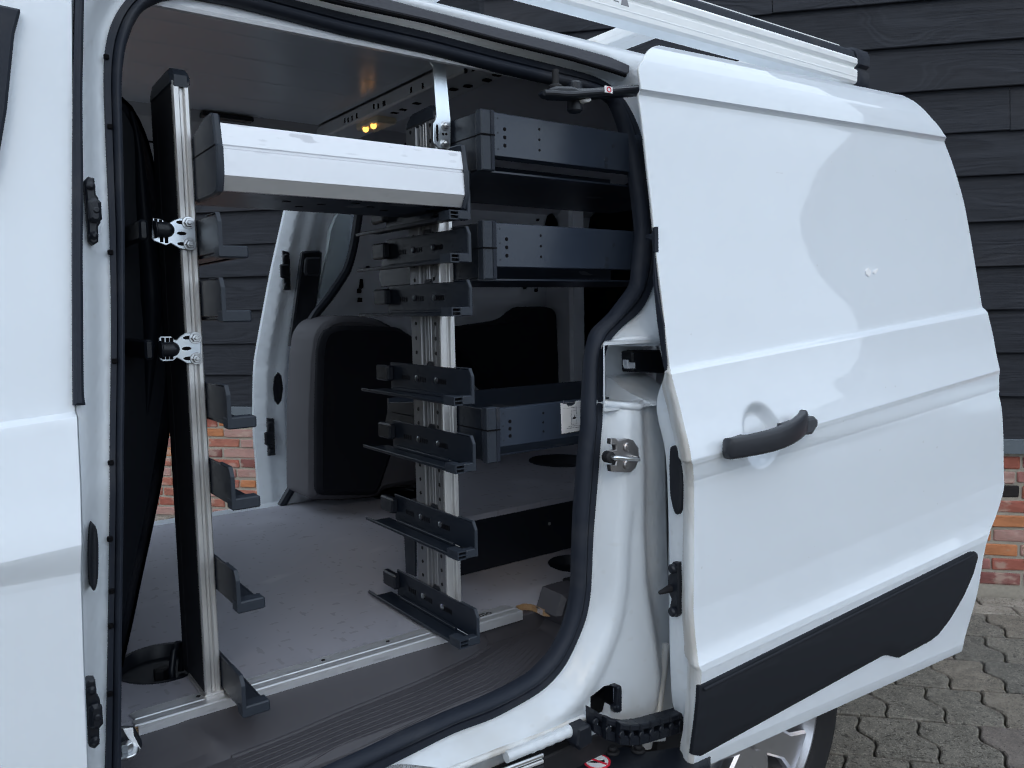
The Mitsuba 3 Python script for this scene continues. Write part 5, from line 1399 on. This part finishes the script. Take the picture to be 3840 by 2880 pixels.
# ================================================================ ROOF RACK
RR = thing('roof_rack', 'white aluminium roof rack with a black end cap on the van roof', 'roof rack')
yR = 1.20
rp = [(yR + 0.004, 1.834), (yR, 1.848), (yR, 1.868), (yR + 0.002, 1.870), (yR + 0.006, 1.872), (yR + 0.0075, 1.878), (yR + 0.001, 1.888), (yR + 0.004, 1.896), (yR + 0.010, 1.902), (yR + 0.010, 1.912), (yR + 0.002, 1.918), (yR + 0.002, 1.926), (yR + 0.012, 1.932), (yR + 0.045, 1.932), (yR + 0.052, 1.90), (yR + 0.052, 1.84), (yR + 0.040, 1.830), (yR + 0.016, 1.828)]
rp = [(1.206, 1.826), (1.200, 1.832), (1.200, 1.8600), (1.2015, 1.8620), (1.2070, 1.8635), (1.2090, 1.8660), (1.2085, 1.8700), (1.2035, 1.8735), (1.2000, 1.8770), (1.2000, 1.8880), (1.203, 1.8925), (1.252, 1.8925), (1.256, 1.885), (1.256, 1.835), (1.245, 1.826)]
RB_ = put(RR, 'side_rail', prism(rp, -0.4, 2.035, 'x'), 'rack_paint', 25)
put(RR, 'rail_ridge', prism([(1.1988, 1.8430), (1.2002, 1.8415), (1.2002, 1.8455)], -0.4, 2.034, 'x'), 'rack_paint', False)
put(RR, 'rubber_insert', prism([(1.2035, 1.8927), (1.246, 1.8927), (1.244, 1.918), (1.236, 1.922), (1.220, 1.919), (1.2085, 1.910)], -0.4, 2.03, 'x'), 'rubber', 25)
put(RR, 'upper_lip', prism([(1.2465, 1.8927), (1.253, 1.8927), (1.253, 1.936), (1.2465, 1.936)], -0.4, 2.025, 'x'), 'rack_paint', 25)
ec = [(1.200, 1.822), (1.196, 1.832), (1.197, 1.860), (1.206, 1.865), (1.206, 1.870), (1.197, 1.877), (1.197, 1.900), (1.204, 1.917), (1.222, 1.927), (1.250, 1.930), (1.258, 1.90), (1.258, 1.83), (1.25, 1.82)]
put(RR, 'end_cap', [prism(ec, 2.036, 2.095, 'x', 0.006)], 'rubber', 30, label='black end cap of the roof rack')
for x in (0.775, 1.278, 1.705):
    cb = [(x, 1.836), (x + 0.002, 1.834), (x + 0.060, 1.834), (x + 0.062, 1.836), (x + 0.062, 1.862), (x + 0.050, 1.866), (x + 0.048, 1.8645), (x + 0.014, 1.8645), (x + 0.012, 1.866), (x, 1.862)]
    put(RR, 'cross_bar', [prism(cb, 1.256, 2.25, 'y'), box(x - 0.001, x + 0.0, 1.257, 2.24, 1.846, 1.850)], 'rack_cross', 20)
for x in (0.1, 1.95):
    put(RR, 'rack_foot', [box(x, x + 0.05, 1.222, 1.25, 1.765, 1.826, 0.004), box(x - 0.01, x + 0.06, 1.215, 1.26, 1.755, 1.770, 0.003)], 'rack_paint', 25)
rl = [[1.1569,1.8577],[1.1824,1.857]]
# small load mark printed on the rail: a weight in outline with lettering
x0 = rl[1][0]
put(RR, 'load_mark', [prism([(x0 - 0.010, 1.852), (x0 + 0.012, 1.852), (x0 + 0.006, 1.868), (x0 - 0.005, 1.868)], 1.1992, 1.2004, 'y'), tube([(x0 + 0.0005 + 0.0035 * math.cos(t), 1.1996, 1.8705 + 0.003 * math.sin(t)) for t in np.arange(16) * math.pi / 8], 0.0008, 6, True)], 'ink_grey', False)
put(RR, 'load_print', [box(x0 - 0.055, x0 - 0.038, 1.1993, 1.2003, 1.858, 1.8605), box(x0 - 0.035, x0 - 0.024, 1.1993, 1.2003, 1.861, 1.8635), box(x0 - 0.030, x0 - 0.016, 1.1993, 1.2003, 1.855, 1.857)], 'ink_grey', False, kind='stuff')

# ================================================================ BARN WALL
W0 = np.array([3.578, 1.470])
WD = np.array([math.cos(math.radians(-48.3594)), math.sin(math.radians(-48.3594))])
WN = np.array([-WD[1], WD[0]])
BARN = thing('barn', 'barn wall of black weatherboards over a red brick plinth behind the van', 'barn')
rng = random.Random(7)
nrg = np.random.default_rng(5)


def wbox(s0, s1, n0, n1, z0, z1, dz=None, chamfer=0.0, jitter=0.0):
    """A block in the wall's own directions (along, outwards depth, height)."""
    m = box(s0, s1, n0, n1, z0, z1, chamfer)
    v = m.vertices
    if jitter:
        j = nrg.normal(0, jitter, (8, 3))
        c = np.array([(s0 + s1) / 2, (n0 + n1) / 2, (z0 + z1) / 2])
        h = np.array([(s1 - s0) / 2, (n1 - n0) / 2, (z1 - z0) / 2])
        t = (v - c) / h
        for k in range(8):
            sg = np.array([1 if k & 1 else -1, 1 if k & 2 else -1, 1 if k & 4 else -1])
            w = np.prod((1 + t * sg) / 2, axis=1)
            v = v + w[:, None] * j[k]
    xy = W0 + v[:, :1] * WD + v[:, 1:2] * WN
    return tm(np.column_stack([xy, v[:, 2]]), m.faces)


def board(s0, s1, nb, zb, zt):
    """A lapped board: its foot stands proud, its head is tucked behind the next one."""
    p = [(nb - 0.026, zb), (nb - 0.028, zb + 0.003), (nb - 0.007, zt), (nb + 0.004, zt), (nb - 0.004, zb)]
    m = prism(p, s0, s1, 'x', 0.0)
    v = m.vertices.copy()
    xy = W0 + v[:, :1] * WD + v[:, 1:2] * WN
    return tm(np.column_stack([xy, v[:, 2]]), m.faces)


SEG = [(-2.15, 3.2, 0.0, [0.667, 0.851, 1.033, 1.212, 1.391, 1.570, 1.754, 1.930, 2.104, 2.285, 2.46, 2.64, 2.82, 3.0, 3.18, 3.36, 3.54], 0.667),
       (-6.4, -2.15, 0.712, [0.682, 0.882, 1.072, 1.269, 1.464, 1.656, 1.850, 2.045, 2.24, 2.43, 2.62, 2.81, 3.0, 3.19, 3.38, 3.57], 0.682)]
JOINTS = {(0, 7): [0.0135], (0, 2): [0.42], (1, 3): [-4.22], (1, 1): [-3.2]}
for si, (sa, sb, nn, zz, base) in enumerate(SEG):
    put(BARN, 'wall_core', wbox(sa, sb, nn + 0.0005, nn + 0.20, 0.0 - 0.05, zz[-1]), 'mortar', False)
    for r in range(len(zz) - 1):
        cuts = [sa, sb] + JOINTS.get((si, r), [])
        x = sa + rng.uniform(0.8, 2.2)
        while x < sb - 0.6:
            if not any(abs(x - c_) < 0.8 for c_ in cuts) and not (-0.5 < x < 0.4 and si == 0) and not (-4.6 < x < -3.0 and si == 1):
                cuts.append(x)
            x += rng.uniform(1.6, 3.2)
        cuts = sorted(cuts)
        for a, b in zip(cuts[:-1], cuts[1:]):
            o = rng.uniform(-0.0025, 0.0025)
            put(BARN, 'weatherboard', board(a + 0.0012, b - 0.0012, nn + 0.004 + o, zz[r] + rng.uniform(-0.003, 0.003), zz[r + 1] + 0.012), f'board_{rng.randrange(3)}', False)
    # flashing at the foot of the boards
    put(BARN, 'flashing', [wbox(sa, sb, nn - 0.034, nn + 0.005, base - 0.012, base + 0.010, chamfer=0.002), wbox(sa, sb, nn - 0.036, nn - 0.033, base - 0.050, base - 0.010)], 'flashing', 20)
    # bricks in running bond with uneven faces
    vis = (-0.55, 0.75) if si == 0 else (-5.4, -2.9)
    rest = []
    ph = 0.0625
    nc = int((base - 0.055) / ph)
    for c_ in range(nc):
        z0 = base - 0.055 - (c_ + 1) * ph + 0.0
        hd = c_ % 2
        x = sa + (0.115 if hd else 0.0) + rng.uniform(-0.02, 0.02)
        while x < sb - 0.05:
            L = 0.215 if rng.random() > 0.22 else 0.102
            L += rng.uniform(-0.006, 0.006)
            m = wbox(x, min(x + L, sb), nn - 0.006 + rng.uniform(-0.003, 0.002), nn + 0.05, z0 + rng.uniform(0, 0.002), z0 + 0.0505 + rng.uniform(-0.002, 0.001), chamfer=0.004, jitter=0.0022)
            if vis[0] < x < vis[1]:
                bm = 'brick_black' if (si == 0 and c_ == 2 and -0.05 < x + L < 0.28) else f'brick_{rng.choice((0, 0, 1, 2, 3, 3, 4, 5))}'
                put(BARN, 'brick', m, bm, False)
            else:
                rest.append(m)
            x += L + 0.0125
    put(BARN, 'far_bricks', rest, 'brick_0', False, kind='stuff')
put(BARN, 'return_wall', wbox(-2.17, -2.10, 0.0, 0.72, 0.0, 3.5), 'board_0', False)

# ================================================================ PAVEMENT
scene['ground'] = ply(tm([(-60, -60, -0.03), (60, -60, -0.03), (60, 60, -0.03), (-60, 60, -0.03)], [[0, 1, 2], [0, 2, 3]]), 'mat_joint_sand')
labels['ground'] = {'kind': 'structure'}


def paver_shape(w, h):
    """An interlocking paver: straight long sides, wavy short sides (along, across)."""
    a = 0.017
    e = [(0.0, 0.0), (0.10, 0.0), (0.28, a), (0.40, a), (0.60, -a), (0.72, -a), (0.90, 0.0), (1.0, 0.0)]
    right = [(w / 2 + o, -h / 2 + h * t) for t, o in e]
    left = [(-w / 2 + o, -h / 2 + h * t) for t, o in e][::-1]
    return right + left


PV = thing('pavement', '', '')
labels[PV] = {'kind': 'structure'}
pw, ph_ = 0.166, 0.232
gapj = 0.007
base_shape = ccw(paver_shape(pw - gapj, ph_ - gapj))
rest = []
ROWS = range(-17, 14)


def place_paver(s, n_, shape, name, matn, into=None, tz=0.0, tilt=(0, 0), rot=0.0):
    p = np.asarray(shape)
    m = prism([tuple(q) for q in p], 0.0, -0.05, 'z', 0.004, 0)
    v = m.vertices.copy()
    z = v[:, 2] + tz + v[:, 0] * tilt[0] + v[:, 1] * tilt[1]
    xy = W0 + (s + v[:, :1]) * WD + (n_ + v[:, 1:2]) * WN
    m = tm(np.column_stack([xy, z]), m.faces)
    if into is not None:
        into.append(m)
    else:
        put(PV, name, m, matn, False)


# the row of straight kerb bricks along the wall and the wavy field in front of it
count = 0
for i, s in enumerate(np.arange(-6.4, 3.0, 0.215)):
    for r_, nn0 in enumerate((-0.075, -0.175)):
        sh = [(-0.104, -0.0465), (0.104, -0.0465), (0.104, 0.0465), (-0.104, 0.0465)]
        vis = (-0.75 < s < 0.75)
        off = 0.712 if s < -2.4 else 0.0
        vis = vis or (-5.3 < s < -3.6)
        ss = s + (0.107 if r_ else 0.0)
        place_paver(ss, nn0 + off, sh, 'kerb_brick', 'paver_edge', None if vis else rest, rng.uniform(-0.002, 0.002))
for r in range(0, 26):
    for c_ in range(-46, 24):
        s = c_ * pw + (pw / 2 if r % 2 else 0.0)
        n_ = -0.345 - r * ph_
        vis = -0.55 < s < 1.0 and r < 8 and n_ > -1.95
        place_paver(s, n_, base_shape, 'paver', f'paver_{rng.randrange(4)}', None if vis else rest, rng.uniform(-0.0025, 0.0025), (rng.uniform(-0.008, 0.008), rng.uniform(-0.008, 0.008)))
for r in range(0, 3):
    for c_ in range(-42, -14):
        s = c_ * pw + (pw / 2 if r % 2 else 0.0)
        n_ = 0.712 - 0.345 + 0.0 - r * ph_
        if n_ < -0.25:
            continue
        vis = -5.2 < s < -3.6
        place_paver(s, n_, base_shape, 'paver', f'paver_{rng.randrange(4)}', None if vis else rest, rng.uniform(-0.0025, 0.0025))
put(PV, 'far_pavers', rest, 'paver_0', False, kind='stuff')

# ================================================================ HOUSE BEHIND THE CAMERA (seen mirrored in the door)
HS = thing('neighbour_house', 'pale gabled house across the yard, seen only as a reflection in the white sliding door', 'house')
HA, HR = math.radians(60.0), 14.0
hc_ = np.array([HR * math.sin(HA), -HR * math.cos(HA)])
ht = np.array([0.52, 0.854])
hn = np.array([0.854, -0.52])


def hmove(m):
    v = m.vertices
    return tm(np.column_stack([hc_ + v[:, :1] * ht + v[:, 1:2] * hn, v[:, 2]]), m.faces)


put(HS, 'wall', hmove(prism([(0.35, 0.0), (9.2, 0.0), (9.2, 5.3), (4.78, 10.2), (0.35, 5.3)], 0.0, 9.0, 'y')), 'render_wall', False)
put(HS, 'roof', hmove(prism([(-0.05, 4.95), (4.78, 10.3), (9.6, 4.95), (9.6, 5.25), (4.78, 10.65), (-0.05, 5.25)], -0.4, 9.4, 'y')), 'tiles', False)
for i in range(2):
    put(HS, 'window', hmove(box(1.6 + i * 3.6, 3.2 + i * 3.6, -0.05, -0.003, 1.0, 2.5)), 'glass_tint', False)
put(HS, 'window', hmove(box(4.0, 5.5, -0.05, -0.003, 5.6, 7.0)), 'glass_tint', False)
